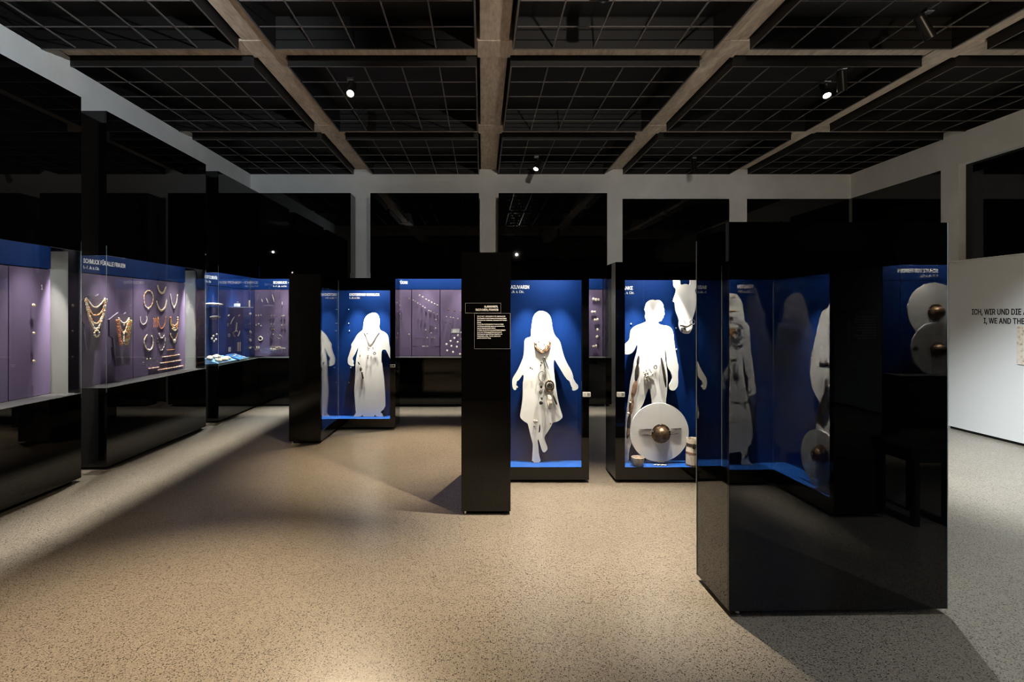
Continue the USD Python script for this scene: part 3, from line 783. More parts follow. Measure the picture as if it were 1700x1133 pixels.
necklace(A, 'thin grey chain hanging in a V on the hooded white figure', [(603.5, 552), (609, 563), (614, 572), (622, 563), (630, 552)], 0.0026, ('silver', 'iron'), w=w)
lump(A, 'tiny dark brooch on the neck of the hooded figure, above the chain point', 610, 554, 0.020, 0.016, 'iron', w, 'small_brooch', 'brooch', 2)
lump(A, 'pale small mount inside the V of the chain on the hooded figure', 614, 559.5, 0.022, 0.014, 'silver', w, 'small_mount', 'mount', 4)
bow_brooch(A, 'silver brooch just under the chain point of the hooded figure', 612.5, 580, 0.048, 'silver', w, 15)
bow_brooch(A, 'silver bow brooch second below the chain of the hooded figure', 611.5, 593, 0.055, 'silver', w, 10)
ring(A, 'small dark ring on the right breast of the hooded figure', 622, 587, 0.016, 0.0045, 'iron', w=w)
lump(A, 'short grey mount at the left hip of the hooded figure', 598, 591, 0.014, 0.035, 'silver', w, 'belt_mount', 'mount', 6)
rod(A, 'dark slanting strap end below the left hip of the hooded figure', [(594.5, 601), (597.5, 606)], 0.009, 'iron', w, 'strap_end', 'strap end')
lump(A, 'greyish buckle with a long shadow hanging at the left of the hooded figure', 599.5, 613, 0.036, 0.060, 'silver', w, 'buckle', 'buckle', 8)
rod(A, 'long dark grey strap end, lowest piece on the hooded figure', [(601, 618), (603.5, 629)], 0.011, 'iron', w, 'strap_end', 'strap end', 0.8)
for i, (x, y) in enumerate([(579, 514), (579, 537), (580, 549.5), (582.5, 610.5), (579.5, 635.5)]):
    stud(A, ['uppermost', 'second', 'third', 'fourth', 'lowest'][i] + ' tiny white number disc on the blue back left of the hooded figure', x, y, 0.009, 0.004, 'tag_white', w=0.239, name='number_disc', cat='number disc')

# ------------------------------------------------------------------ the woman in the dress
B_ = PL['B']
z1, z2 = (840, 500, 8.092), (840, 630, 6.667)
fb = outline(B_, *z1, [(480, 127), (540, 145), (588, 188), (612, 250), (621, 330), (634, 400), (662, 470), (710, 515), (737, 570), (757, 660), (790, 770), (830, 850), (882, 940), (907, 1020), (905, 1040)])
fb += outline(B_, *z2, [(752, 0), (772, 40), (802, 70), (800, 108), (748, 131), (728, 115), (736, 97), (720, 75), (704, 20), (682, 10), (678, 0)])
fb += outline(B_, *z1, [(858, 1070), (825, 1063), (780, 1000), (740, 930), (690, 850), (650, 782), (640, 830), (641, 900), (655, 1020), (665, 1115)])
fb += outline(B_, *z2, [(546, 15), (555, 100), (575, 230), (605, 340), (629, 412), (615, 440), (570, 470), (515, 480), (505, 515), (465, 580), (424, 637), (430, 680), (463, 757), (455, 787), (425, 813), (400, 797), (380, 730), (356, 655), (350, 690), (358, 740), (366, 840), (392, 900), (288, 903), (293, 830), (298, 740), (290, 690), (270, 620), (245, 510), (240, 490), (195, 465), (152, 420), (165, 350), (186, 200), (186, 10)])
fb += outline(B_, *z1, [(231, 1110), (240, 965), (172, 1070), (147, 1073)])
fb += outline(B_, *z2, [(120, 32), (111, 70), (136, 82), (128, 98), (112, 88), (118, 112), (95, 125), (74, 100), (68, 60)])
fb += outline(B_, *z1, [(84, 1060), (95, 1028), (150, 948), (205, 828), (235, 750), (243, 640), (245, 540), (270, 498), (340, 480), (334, 430), (345, 330), (360, 230), (390, 170), (435, 137)])
fb = [(x, FS if z < FS + 0.035 else z) for x, z in fb]
gap = outline(B_, *z2, [(370, 500), (381, 505), (382, 588), (360, 600), (366, 540)])
board(B_, 'white cut-out figure of a long-haired woman in a knee-length dress, one leg bent', [fb], [gap], pins=[tuple(B_.at(899, 540)), tuple(B_.at(890, 660)), tuple(B_.at(890, 750))])
w = B_.w - 0.001
for k, (half, dep) in enumerate([(10.0, 9.5), (11.2, 12.2), (12.3, 14.6), (13.3, 17.2)]):
    x = 900.5
    necklace(B_, ['innermost', 'second', 'third', 'outermost'][k] + ' bead strand of the collar on the woman in the dress', [(x - half, 566 + k * 1.2), (x - half * 0.8, 568 + dep * 0.62), (x - half * 0.3, 568 + dep * 0.97), (x + half * 0.3, 568 + dep * 0.97), (x + half * 0.8, 567 + dep * 0.62), (x + half, 565 + k * 1.6)],
             0.0062, (('bead_pale', 'bead_amber'), ('bead_pale', 'bronze'), ('bead_amber', 'bronze'), ('bronze', 'bead_red'))[k], w=w - 0.001 - 0.0005 * k)
rod(B_, 'thin silver chain hanging left below the bead collar of the woman', [(900.5, 593), (903, 603), (906, 613)], 0.005, 'silver', w, 'hanging_chain', 'chain')
rod(B_, 'thin silver chain with dark end, right below the bead collar of the woman', [(903.5, 594), (907, 604), (910.5, 613)], 0.0055, 'silver', w, 'hanging_chain', 'chain', knob=0.010)
bow_brooch(B_, 'small bronze brooch right under the bead collar of the woman', 898, 605, 0.045, 'bronze', w, 20)
bow_brooch(B_, 'small dark animal brooch at the left breast of the woman', 882, 612, 0.036, 'iron', w, -60)
ring(B_, 'open grey pin ring at the waist of the woman in the dress', 899.5, 625, 0.034, 0.0035, 'silver', 1.4, w, name='open_ring')
ring(B_, 'thick brown bag ring at the right hip of the woman in the dress', 912, 641, 0.040, 0.008, 'bronze', 1.25, w, name='bag_ring')
brooch(B_, 'bronze openwork disc inside the bag ring of the woman', 912.5, 640, 0.026, 'bronze', w, 'openwork_disc')
lump(B_, 'dark belt fitting below the waist, uppermost in the row on the dress', 898.2, 642, 0.020, 0.032, 'iron', w, 'belt_fitting', 'fitting', 3)
lump(B_, 'grey belt fitting, second in the row down the dress', 897, 651, 0.030, 0.042, 'silver', w, 'belt_fitting', 'fitting', 5)
lump(B_, 'grey pointed belt fitting, third in the row down the dress', 899, 661, 0.024, 0.036, 'silver', w, 'belt_fitting', 'fitting', 7)
lump(B_, 'dark grey belt fitting, lowest in the row down the dress', 897.5, 668.5, 0.034, 0.036, 'iron', w, 'belt_fitting', 'fitting', 9)
lump(B_, 'pale knobbly bone comb hanging below the bag ring of the woman', 912.3, 668, 0.044, 0.125, 'bone', w, 'bone_comb', 'comb', 11, 0.016, rough=0.6)
rod(B_, 'black knife blade slanting beside the bone comb on the dress', [(918, 656), (921, 664), (924, 672)], 0.010, 'iron', w, 'knife_blade', 'knife')
lump(B_, 'brownish buckle at the hem of the dress, upper of two', 888.5, 700, 0.042, 0.034, 'clay', w, 'shoe_buckle', 'buckle', 13, n=2)
lump(B_, 'tiny grey stud below the hem of the dress on the straight leg', 886.5, 707.5, 0.016, 0.016, 'silver', w, 'leg_stud', 'stud', 15)
lump(B_, 'tiny brown stud at the hem above the bent knee of the woman', 913.5, 703, 0.014, 0.014, 'bronze', w, 'knee_stud', 'stud', 16)
lump(B_, 'small grey bead on the chin of the woman cut-out', 901, 548.5, 0.010, 0.010, 'silver', w, 'ear_bead', 'bead', 17)
lump(B_, 'small grey earring on the neck of the woman, left above the collar', 894.5, 567, 0.013, 0.022, 'silver', w, 'earring', 'earring', 18)
lump(B_, 'small pale earring on the neck of the woman, right above the collar', 903.5, 572, 0.013, 0.020, 'silver', w, 'earring', 'earring', 19)

# ------------------------------------------------------------------ the warrior, the horse head, the shield
C_ = PL['C']
z3, z4 = (1030, 460, 8.096), (1030, 590, 5.666)
fc = outline(C_, *z3, [(440, 303), (470, 318), (500, 306), (530, 312), (558, 338), (580, 378), (580, 412), (594, 440), (588, 470), (599, 506), (580, 520), (585, 545), (562, 562), (557, 592), (513, 602), (506, 622), (550, 645), (640, 655), (690, 690), (715, 760), (718, 830), (730, 900), (742, 1000), (764, 1110)])
fc += outline(C_, *z4, [(536, 60), (549, 100), (541, 180), (546, 280), (520, 326), (490, 336), (460, 321), (457, 285), (478, 250), (491, 215), (481, 180), (470, 150), (446, 120), (437, 70), (436, 20)])
fc += outline(C_, *z3, [(626, 1100), (618, 1060), (612, 1000), (606, 962), (600, 1000), (606, 1110)])
fc += outline(C_, *z4, [(430, 80), (446, 200), (441, 330), (426, 440), (430, 700), (440, 985), (330, 985), (305, 700), (298, 450), (290, 390), (275, 303), (256, 330), (235, 400), (210, 470), (187, 500), (150, 640), (105, 830), (80, 900), (76, 985), (20, 1000), (40, 860), (48, 640), (62, 520), (72, 440), (84, 360), (95, 250), (120, 150), (126, 80)])
fc += outline(C_, *z3, [(192, 1110), (210, 1050), (232, 950), (226, 902), (182, 1000), (132, 1042), (60, 1045), (22, 1000), (30, 940), (80, 888), (124, 850), (130, 760), (150, 700), (210, 655), (300, 625), (350, 600), (345, 582), (331, 540), (341, 490), (325, 440), (336, 400), (350, 350), (390, 315)])
fc = [(x, FS if z < FS + 0.035 else z) for x, z in fc]
board(C_, 'white cut-out figure of a curly-haired man behind a round shield', [fc], pins=[tuple(C_.at(1086, 520)), tuple(C_.at(1090, 600)), tuple(C_.at(1052, 700))])
hh = outline(C_, *z3, [(705, 30), (720, 0), (770, -5), (800, 40), (803, 108), (830, 103), (875, 94), (920, 108), (933, 100), (930, 40), (960, -5), (1010, 0), (1030, 40), (1031, 130), (1001, 163), (999, 200), (1025, 270), (1038, 338), (1013, 340), (1005, 430), (985, 500), (960, 570), (966, 650), (961, 690), (930, 755), (900, 766), (840, 761), (800, 720), (777, 650), (786, 600), (770, 540), (740, 470), (730, 390), (727, 338), (700, 338), (720, 270), (746, 190), (741, 163), (709, 130)])
board(C_, 'white cut-out horse head seen from the front, hung up beside the warrior', [hh], w=0.15, name='silhouette_horse', cat='cutout horse', pins=[tuple(C_.at(1138, 490, 0.15)), tuple(C_.at(1138, 540, 0.15))])
w = 0.149
t, loc = put(C_, 'horse_bit', 'dark iron bridle bit with two rings on the muzzle of the horse head', 'bridle bit', 1137.5, 541, w)
for q in ((1132, 536.5), (1148.5, 535)):
    x, z = loc(*q)
    part(t, 'bit_ring', mv(torus(0.024, 0.0035, 26, 8), x, -0.016, z), 'steel', True)
c = curve([loc(1128, 541), loc(1134, 541.5), loc(1139, 542.5), loc(1144, 540), loc(1147, 538)], 20)
part(t, 'mouthpiece', tube(np.stack([c[:, 0], 0 * c[:, 0] - 0.016, c[:, 1]], 1), 0.0085, 8), 'iron', True)
part(t, 'link', [mv(blob(0.010, 0.008, 0.020, 4, 0.3), *loc(1131, 548)[:1], -0.014, loc(1131, 548)[1]), mv(blob(0.012, 0.008, 0.012, 5, 0.3), loc(1136, 545.5)[0], -0.014, loc(1136, 545.5)[1])], 'iron', True)
w = C_.w - 0.001
t, loc = put(C_, 'long_sword', 'long rusty brown sword remains down the left side of the warrior', 'sword', 1059, 592, w)
segs = [((1059.5, 592), (1057.5, 607), 'iron', 0.012), ((1057.5, 606), (1055, 633), 'iron', 0.020), ((1055, 633), (1049.5, 660), 'rust', 0.024), ((1049.5, 659), (1045, 690), 'rust', 0.022), ((1045, 688), (1042, 712), 'iron', 0.017), ((1042.5, 710), (1040.5, 727), 'rust', 0.012)]
for i, (p, q, m, r) in enumerate(segs):
    p, q = loc(*p), loc(*q)
    l = np.linalg.norm(q - p)
    b = sc(blob(1, 1, 1, 20 + i, 0.18, 3), r, 0.006, l / 2 + 0.006)
    part(t, ('blade_tip', 'blade', 'scabbard_piece', 'scabbard_piece', 'blade', 'hilt_piece')[i], mv(rot(b, [0, 1, 0], math.degrees(math.atan2(q[0] - p[0], q[1] - p[1]))), *[(p[0] + q[0]) / 2, -0.016, (p[1] + q[1]) / 2]), m, True)
part(t, 'mount', [mv(blob(0.012, 0.008, 0.010, 31, 0.2), loc(1045, 668)[0], -0.022, loc(1045, 668)[1]), mv(blob(0.014, 0.008, 0.012, 32, 0.2), loc(1042, 686)[0], -0.022, loc(1042, 686)[1])], 'bone', True)
rod(C_, 'narrow dark spearhead at the right hip of the warrior', [(1097, 594), (1100, 610), (1105, 643)], 0.0135, 'iron', w, 'spearhead', 'spearhead', 0.3)
t, loc = put(C_, 'strap_mounts', 'pale bundle of slanting bone strips at the hip of the warrior', 'bone strips', 1076, 625, w)
for i, (p, q) in enumerate([((1068, 617), (1075, 633)), ((1072, 614), (1079, 632)), ((1077, 612), (1084, 624)), ((1069, 626), (1081, 622)), ((1071, 631), (1084, 618.5)), ((1068, 621), (1077, 617))]):
    p, q = loc(*p), loc(*q)
    part(t, 'strip', tube([(p[0], -0.012 - 0.004 * (i > 2), p[1]), ((p[0] + q[0]) / 2, -0.014 - 0.004 * (i > 2), (p[1] + q[1]) / 2), (q[0], -0.012 - 0.004 * (i > 2), q[1])], 0.007, 6), 'bone', True)
ring(C_, 'small silver belt buckle at the waist of the warrior', 1087.5, 609.5, 0.014, 0.005, 'silver', 1.2, w, name='belt_buckle')
for i, (x, y) in enumerate([(1047.5, 538), (1122, 545), (1122.5, 580), (1062, 684)]):
    stud(C_, 'tiny white number disc ' + ['at the left shoulder of the warrior', 'between the horse muzzle and the warrior', 'at the right elbow of the warrior', 'on the left leg of the warrior'][i], x, y, 0.008, 0.004, 'tag_white', w=0.239 if i < 3 else w, name='number_disc', cat='number disc')

def shield(pl, label, px, py, R, boss_px, boss_r, w, lean=0.0, grips=True, boss_m='bronze', t_=0.014, rough_edge=0.0, seed=0):
    t, loc = put(pl, 'round_shield', label, 'shield', px, py, w)
    n = 90
    rr = [R * (1 - rough_edge * rng.random()) for _ in range(n)]
    disc = Polygon([(rr[k] * math.cos(2 * math.pi * k / n), rr[k] * math.sin(2 * math.pi * k / n)) for k in range(n)])
    part(t, 'board', plate(disc, t_, -t_), 'figure_white')
    bx, bz = loc(*boss_px)
    r = boss_r
    bo = lathe([(r, 0.0), (r, 0.004), (r * 0.82, 0.006), (r * 0.74, 0.012), (r * 0.70, r * 0.45), (r * 0.58, r * 0.70), (r * 0.35, r * 0.86), (r * 0.12, r * 0.92), (0, r * 0.93)], 36)
    b = part(t, 'boss', mv(FRONT(bo), bx, -t_, bz), boss_m, 35)
    for k in range(5):
        a = 2 * math.pi * (k + 0.3) / 5
        part(b, 'rivet', mv(sc(BEAD, r * 0.09, r * 0.07, r * 0.09), bx + r * 0.90 * math.cos(a), -t_ - 0.006, bz + r * 0.90 * math.sin(a)), 'silver', True)
    if grips:
        for q in grips:
            p0, p1 = loc(*q[0]), loc(*q[1])
            part(t, 'grip_bar', tube([(p0[0], -t_ - 0.003, p0[1]), ((p0[0] + p1[0]) / 2, -t_ - 0.004, (p0[1] + p1[1]) / 2), (p1[0], -t_ - 0.003, p1[1])], [0.002, 0.0045, 0.0045], 6), 'iron', True)
    return t
shield(C_, 'white round shield with a bronze boss leaning in front of the warrior', 1093.8, 717.8, 48.7 * 5.08 / F, (1096.5, 719.7), 15.9 * 5.08 / F, 0.155,
       grips=[((1060, 712.5), (1081, 712.5)), ((1065, 721.5), (1081, 722.5)), ((1112, 712), (1130, 711)), ((1112, 721), (1128, 719))])
part(stage.GetPrimAtPath('/World/round_shield'), 'stand', box(-0.02, 0.02, 0.001, 0.004, -0.28, -0.10, 0.001), 'black_metal')

def standing(pl, px, py_base, w):
    x, _ = pl.at(px, py_base, w)
    return pl.world(x, FS - 0.002, w)
t = thing('clay_bowl', 'small speckled clay bowl on the blue sill left of the round shield', 'bowl', standing(C_, 1058.8, 772, 0.075))
r = 0.062
part(t, 'body', lathe([(0, 0.0), (r * 0.55, 0.0), (r * 0.62, 0.006), (r * 0.9, 0.028), (r, 0.052), (r * 0.97, 0.072), (r * 1.0, 0.080), (r * 0.96, 0.083), (r * 0.90, 0.078), (r * 0.88, 0.052), (r * 0.5, 0.016), (0, 0.012)], 36), 'clay', 40)
part(t, 'filling', lathe([(0, 0.060), (r * 0.6, 0.058), (r * 0.885, 0.056)], 24), 'rust', True)
t = thing('wooden_bucket', 'pale wooden bucket with metal bands at the right of the round shield', 'bucket', standing(C_, 1152.5, 774, 0.082))
r = 0.076
prof = [(r * 0.98, 0.0), (r * 1.0, 0.004), (r * 1.0, 0.11), (r * 0.97, 0.145), (r * 0.92, 0.20), (r * 0.90, 0.255), (r * 0.84, 0.255), (r * 0.82, 0.24), (r * 0.85, 0.02), (0, 0.018)]
for k in range(14):
    a0, a1 = 2 * math.pi * k / 14 + 0.012, 2 * math.pi * (k + 1) / 14 - 0.012
    v, f = [], []
    for a in (a0, (a0 + a1) / 2, a1):
        for q in prof[:-1]:
            v.append((q[0] * math.cos(a), q[0] * math.sin(a), q[1]))
    n = len(prof) - 1
    for i in range(2):
        for j in range(n - 1):
            p = i * n + j
            f += [(p, p + n, p + n + 1), (p, p + n + 1, p + 1)]
    part(t, 'stave', trimesh.Trimesh(v, f, process=False), 'pale_wood')
part(t, 'bottom', lathe([(0, 0.004), (r * 0.95, 0.004), (r * 0.95, 0.014), (0, 0.014)], 28), 'pale_wood')
for z0, z1, q in ((0.004, 0.018, 1.012), (0.112, 0.135, 1.012), (0.185, 0.215, 0.955)):
    part(t, 'band', lathe([(r * (q - 0.03), z0), (r * q, z0), (r * (q - 0.012 * (z0 > 0.1)), z1), (r * (q - 0.04), z1)], 40), 'iron' if z0 > 0.15 else 'rust', 40)
part(t, 'handle_mount', mv(blob(0.020, 0.007, 0.026, 3, 0.3), -0.028, -r * 0.90, 0.195), 'iron', True)
t = thing('bone_pieces', 'little pile of white bone gaming pieces on the sill below the shield', 'bone pieces', standing(C_, 1096, 773, 0.07))
for k in range(9):
    b = rot(blob(0.014, 0.006, 0.006, 40 + k, 0.3, 2), [0, 0, 1], k * 47)
    part(t, 'piece', mv(b, (k - 4) * 0.0125, 0.012 * math.sin(k * 2.3), 0.006), 'bone', True)
logger(C_, 'small white data logger stuck on the left frame of the warrior case', 1030, 655)
logger(B_, 'small white data logger on the right frame of the case with the woman', 973.5, 655)
logger(A, 'small white data logger at the right edge of the hooded figure case', 652.0, 607.5, 0.07, 0.042)

# ------------------------------------------------------------------ label panel on the front end of the centre case
PB = Plane((B_O[0] - TH, B_O[1] - WING), 0, 0.0)
t, loc = put(PB, 'text_panel', 'white outlined text panel ALAMANNEN, BAIUVAREN, FRANKEN on the black end panel', 'text panel', 772, 579, 0.0)
def frame_rect(p0, p1, m='print_grey', e=0.0022):
    (x0, z1), (x1, z0) = loc(*p0), loc(*p1)
    return [box(x0, x1, -0.0012, -0.0002, z0, z0 + e), box(x0, x1, -0.0012, -0.0002, z1 - e, z1), box(x0, x0 + e, -0.0012, -0.0002, z0, z1), box(x1 - e, x1, -0.0012, -0.0002, z0, z1)]
part(t, 'title_outline', frame_rect((772.3, 503.3), (831.8, 520.3)), 'print_grey')
part(t, 'text_outline', frame_rect((787.5, 520.3), (847.3, 579.5)), 'print_grey')
x, z = loc(826.8, 511)
part(t, 'title', text('ALAMANNEN,', 0.0165, x, z, -0.0002, 0.74, True, 'right'), 'print_white')
x, z = loc(827.2, 516.3)
part(t, 'title', text('BAIUVAREN, FRANKEN', 0.0165, x, z, -0.0002, 0.72, True, 'right'), 'print_white')
lines = ['Vom 5. bis 7. Jahrhundert n. Chr. sind nach den', 'Schriftquellen in den Grenzen des heutigen Bayern', 'die Namen der Alamannen, Baiuvaren und Franken', 'belegt.',
         'Anhand der archäologischen Funde sind diese', 'drei Stämme allerdings kaum zu unterscheiden,', 'denn ihr Material ist sehr ähnlich.', 'So bieten die die Stammeszugehörigkeit spiegeln-',
         'den in den Siedlungsgebieten aber andere', 'Merkmale der menschlichen Identität, wie', 'Geschlecht, Alter, Tracht, Stand und', 'gesellschaftlicher Rang.']
ends = [839, 841, 841.2, 799, 836, 838, 823, 840, 833, 834, 831, 815]
for k, (s, e) in enumerate(zip(lines, ends)):
    x, z = loc(792, 526.4 + 3.28 * k)
    m = text(s, 0.0098, x, z, -0.0002, 0.7, True)
    wid = loc(e, 500)[0] - x
    sx = wid / (m.bounds[1][0] - m.bounds[0][0])
    m.apply_translation([-x, 0, 0]); m = sc(m, sx, 1, 1); m.apply_translation([x, 0, 0])
    part(t, 'text_line', m, 'print_white')

# ------------------------------------------------------------------ reflected showcase behind the viewpoint: princess, harpist, shield
E, EW = PL['E'], PL['Ew']
half = [(60, 170), (100, 176), (140, 200), (160, 250), (181, 300), (178, 350), (196, 400), (195, 462), (240, 500), (252, 560), (257, 670), (263, 760), (276, 860), (290, 990), (305, 1060)]
half2 = [(298, 90), (320, 170), (312, 215), (262, 242), (244, 231), (285, 182), (262, 170), (244, 205), (246, 100), (240, 40), (214, 10)]
half3 = [(212, 1000), (190, 870), (182, 745), (178, 800), (186, 1100)]
half4 = [(188, 10), (206, 170), (242, 330), (276, 520), (288, 650), (265, 700), (271, 745), (226, 762), (231, 880), (272, 940), (362, 1000), (360, 1022), (280, 1022), (240, 985), (190, 968), (163, 940), (170, 900), (165, 812), (60, 835)]
def er(q):
    return [(1205 + x / 6.295, 460 + y / 6.295) for x, y in q]
def er2(q):
    return [(1205 + x / 6.295, 620 + y / 6.295) for x, y in q]
rp = er(half) + er2(half2) + er(half3) + er2(half4)
cx = 1205 + 58 / 6.295
lp = [(2 * cx - x, y) for x, y in rp][::-1]
pe = [tuple(E.at(x, y)) for x, y in rp] + [tuple(E.at(x, y)) for x, y in lp]
pe = [(x, FS if z < FS + 0.03 else z) for x, z in pe]
board(E, 'white cut-out figure of a princess in a long gown with jewellery, in the reflected case', [pe], pins=[tuple(E.at(1214, 520)), tuple(E.at(1214, 640))])
w = E.w - 0.001
def em(x, y):        # from the crop of the ghost image to the left half of the princess
    return 2 * cx - (1205 + x / 6.295), 460 + y / 6.295
bow_brooch(E, 'silver bow brooch on the shoulder of the princess', 1225, 548, 0.10, 'silver', w, -40)
bow_brooch(E, 'second silver bow brooch at the breast of the princess', 1222, 553, 0.08, 'silver', w, -50)
brooch(E, 'large gold disc brooch on the breast of the princess', 1214, 552, 0.040, 'gold', w)
stud(E, 'shiny round crystal ball on the belt of the princess', 1225, 574, 0.022, 0.03, 'silver', w=w, name='crystal_ball', cat='crystal ball')
stud(E, 'second shiny crystal ball left of the belt of the princess', 1207, 574, 0.020, 0.03, 'silver', w=w, name='crystal_ball', cat='crystal ball')
lump(E, 'gold hair ornament at the top of the princess head', 1216, 494, 0.045, 0.018, 'gold', w, 'hair_ornament', 'ornament', 2)
lump(E, 'gold band across the veil of the princess', 1214, 517, 0.075, 0.018, 'gold', w, 'gold_band', 'band', 3)
lump(E, 'dark belt mounts in a row at the waist of the princess', 1216, 598, 0.07, 0.03, 'bronze', w, 'belt_mounts', 'mounts', 5, n=3)
lump(E, 'dark hanging fittings below the belt of the princess', 1221, 627, 0.05, 0.10, 'silver', w, 'hanging_fittings', 'fittings', 6, n=2)
lump(E, 'left small buckle on the gown of the princess', 1221.5, 669, 0.05, 0.03, 'iron', w, 'gown_buckle', 'buckle', 7, n=2)
lump(E, 'right small buckle on the gown of the princess', 1237, 668, 0.05, 0.035, 'iron', w, 'gown_buckle', 'buckle', 8, n=2)
lump(E, 'silver garter mounts above the foot of the princess', 1237, 756, 0.03, 0.06, 'silver', w, 'garter_mounts', 'mounts', 9, n=2)
rod(E, 'thin dark thread across the neck of the princess', [(1206, 535.5), (1214, 536), (1235, 535.5)], 0.0025, 'iron', w, 'neck_thread', 'thread')
a3, a4 = (1280, 450, 5.667), (1280, 640, 5.395)
ol = [(1280 + x / a3[2], 450 + y / a3[2]) for x, y in [(630, 68), (592, 100), (570, 180), (556, 280), (540, 345), (490, 370), (465, 410), (440, 520), (405, 680), (376, 800), (371, 900), (366, 1000), (385, 1110)]]
ol += [(1280 + x / a4[2], 640 + y / a4[2]) for x, y in [(388, 60), (412, 110), (436, 150), (420, 280), (400, 420), (380, 700), (370, 940)]]
um = -0.62
pw = [tuple(EW.at(x, y)) for x, y in ol]
pw = [(x, FS if z < FS + 0.06 else z) for x, z in pw]
lim = Polygon([(um - 0.001, 0), (-0.02, 0), (-0.02, 2.05), (um - 0.001, 2.05)])
hp = Polygon(pw + [(-0.9, pw[-1][1]), (-0.9, pw[0][1])]).buffer(0).intersection(lim)
hp = union_all([hp, affinity.scale(hp, -1, 1, origin=(um, 0))]).intersection(Polygon([(-0.755, 0), (-0.02, 0), (-0.02, 2.05), (-0.755, 2.05)]))
pw = list(hp.exterior.coords)[:-1]
board(EW, 'white cut-out figure of a seated harpist with a harp and shield, in the reflected case', [pw])
cxs, R = -0.505, 0.243
bx = EW.at(1371, 756, 0.12)
t = thing('round_shield', 'white round shield with a large bronze boss below the harpist', 'shield', EW.world(cxs, FS + R * 0.98, 0.10), EW.rotz)
part(t, 'board', plate(Point(0, 0).buffer(R, 32), 0.014, -0.014), 'figure_white')
part(t, 'boss', mv(FRONT(lathe([(0.085, 0.0), (0.085, 0.004), (0.068, 0.01), (0.066, 0.04), (0.05, 0.066), (0.02, 0.08), (0, 0.082)], 32)), bx[0] - cxs, -0.014, bx[1] - FS - R * 0.98), 'bronze', 35)
q0, q1 = EW.at(1364, 705, 0.07), EW.at(1387, 640, 0.07)
t = thing('harp', 'dark wooden lyre with pale edges slanting across the harpist', 'lyre', EW.world(q0[0], q0[1], 0.07), EW.rotz)
d = (q1 - q0) / np.linalg.norm(q1 - q0)
ang = math.degrees(math.atan2(d[0], d[1]))
L = min(0.62, (q0[0] + 0.70) / max(1e-3, -d[0]))
R_ = lambda m: rot(m, [0, 1, 0], ang)
part(t, 'sound_board', R_(box(-0.045, 0.045, -0.03, 0.0, 0.0, L, 0.006)), 'wood')
for s in (-1, 1):
    part(t, 'edge', R_(box(s * 0.045, s * 0.052, -0.034, 0.002, 0.0, L, 0.002)), 'bone')
for k in range(6):
    part(t, 'peg', R_(mv(sc(BEAD, 0.008, 0.010, 0.012), -0.02, -0.032, L * (0.12 + 0.15 * k))), 'iron', True)
lump(EW, 'dark row of little belt pendants on the harpist', 1375, 606, 0.16, 0.06, 'iron', 0.158, 'belt_pendants', 'pendants', 4, n=5)

# shield showcase on the wall behind the viewpoint, seen only in the foreground showcase's black side
G_O = (6.60, -0.709)
G = Plane(G_O, 180, DEP, MIR)
wall_case('tall black wall showcase with two white shields under SCHUTZ VOR FEINDEN', (*G_O, 0), 180, 1.36, [(0.013, 0.70, Bp), (0.70, 1.35, Bp)], 'SCHUTZ VOR FEINDEN', '5.–7. Jh. n. Chr.', G.at(1557, 457)[0], light=420.0, down=150.0)
sw = 0.17
for k, (px, py, rp, bp, br, lab) in enumerate([(1550, 516, 45, (1552, 519), 13.5, 'upper white round shield with ragged rim and bronze boss in the shield showcase'),
                                             (1554, 579, 43, (1555, 581), 12.5, 'lower white round shield with bronze boss in the shield showcase')]):
    w = sw - 0.05 * k
    sc_ = np.linalg.norm(G.at(px, py, w) - G.at(px + 10, py, w)) / 10
    shield(G, lab, px, py, rp * sc_, bp, br * sc_, w, grips=[], rough_edge=0.025, seed=k)
    sh = stage.GetPrimAtPath('/World/round_shield_%03d' % (k + 2))
    part(sh, 'standoff', FRONT(lathe([(0.0, -(DEP - w) + 0.001), (0.012, -(DEP - w) + 0.001), (0.012, 0.0), (0, 0.0)], 12)), 'steel')
brooch(G, 'small bronze disc mount at the left of the lower white shield', 1518, 579, 0.028, 'bronze', 0.105, 'shield_mount', 'mount')
lump(G, 'small dark bow-shaped mount at the top of the lower white shield', 1554, 554.5, 0.05, 0.02, 'iron', 0.105, 'shield_mount', 'mount', 3, n=2)

# stool beside the reflected princess case
t = thing('museum_stool', 'black stool with loop legs beside the reflected princess case', 'stool', (3.42, 1.50, 0))
part(t, 'seat', box(-0.17, 0.17, -0.20, 0.20, 0.48, 0.60, 0.012), 'black_matt')
for s_ in (-1, 1):
    part(t, 'leg_frame', [box(s_ * 0.10, s_ * 0.145, y0, y0 + 0.045, 0, 0.479, 0.004) for y0 in (-0.18, 0.135)] + [box(s_ * 0.10, s_ * 0.145, -0.134, 0.134, 0.001, 0.04, 0.004)], 'black_metal')

# text panel on the end of the princess case
PE = Plane((E_O[0] + TH, E_O[1] + WING), 180, 0.0)
t = thing('text_panel', 'dim outlined text panel on the end of the reflected princess case', 'text panel', (*PE.world(0.03, 1.30, 0.0)[:2], 1.30), 180)
part(t, 'text_outline', [box(0.0, 0.24, -0.0012, -0.0002, -0.002, 0.0), box(0.0, 0.24, -0.0012, -0.0002, 0.30, 0.302), box(0.0, 0.002, -0.0012, -0.0002, 0, 0.30), box(0.238, 0.24, -0.0012, -0.0002, 0, 0.30)], 'print_grey')
for k in range(9):
    part(t, 'text_line', text(lines[k if k != 3 else 8], 0.0098, 0.02, 0.268 - 0.021 * k, -0.0002, 0.55, True), 'print_grey')

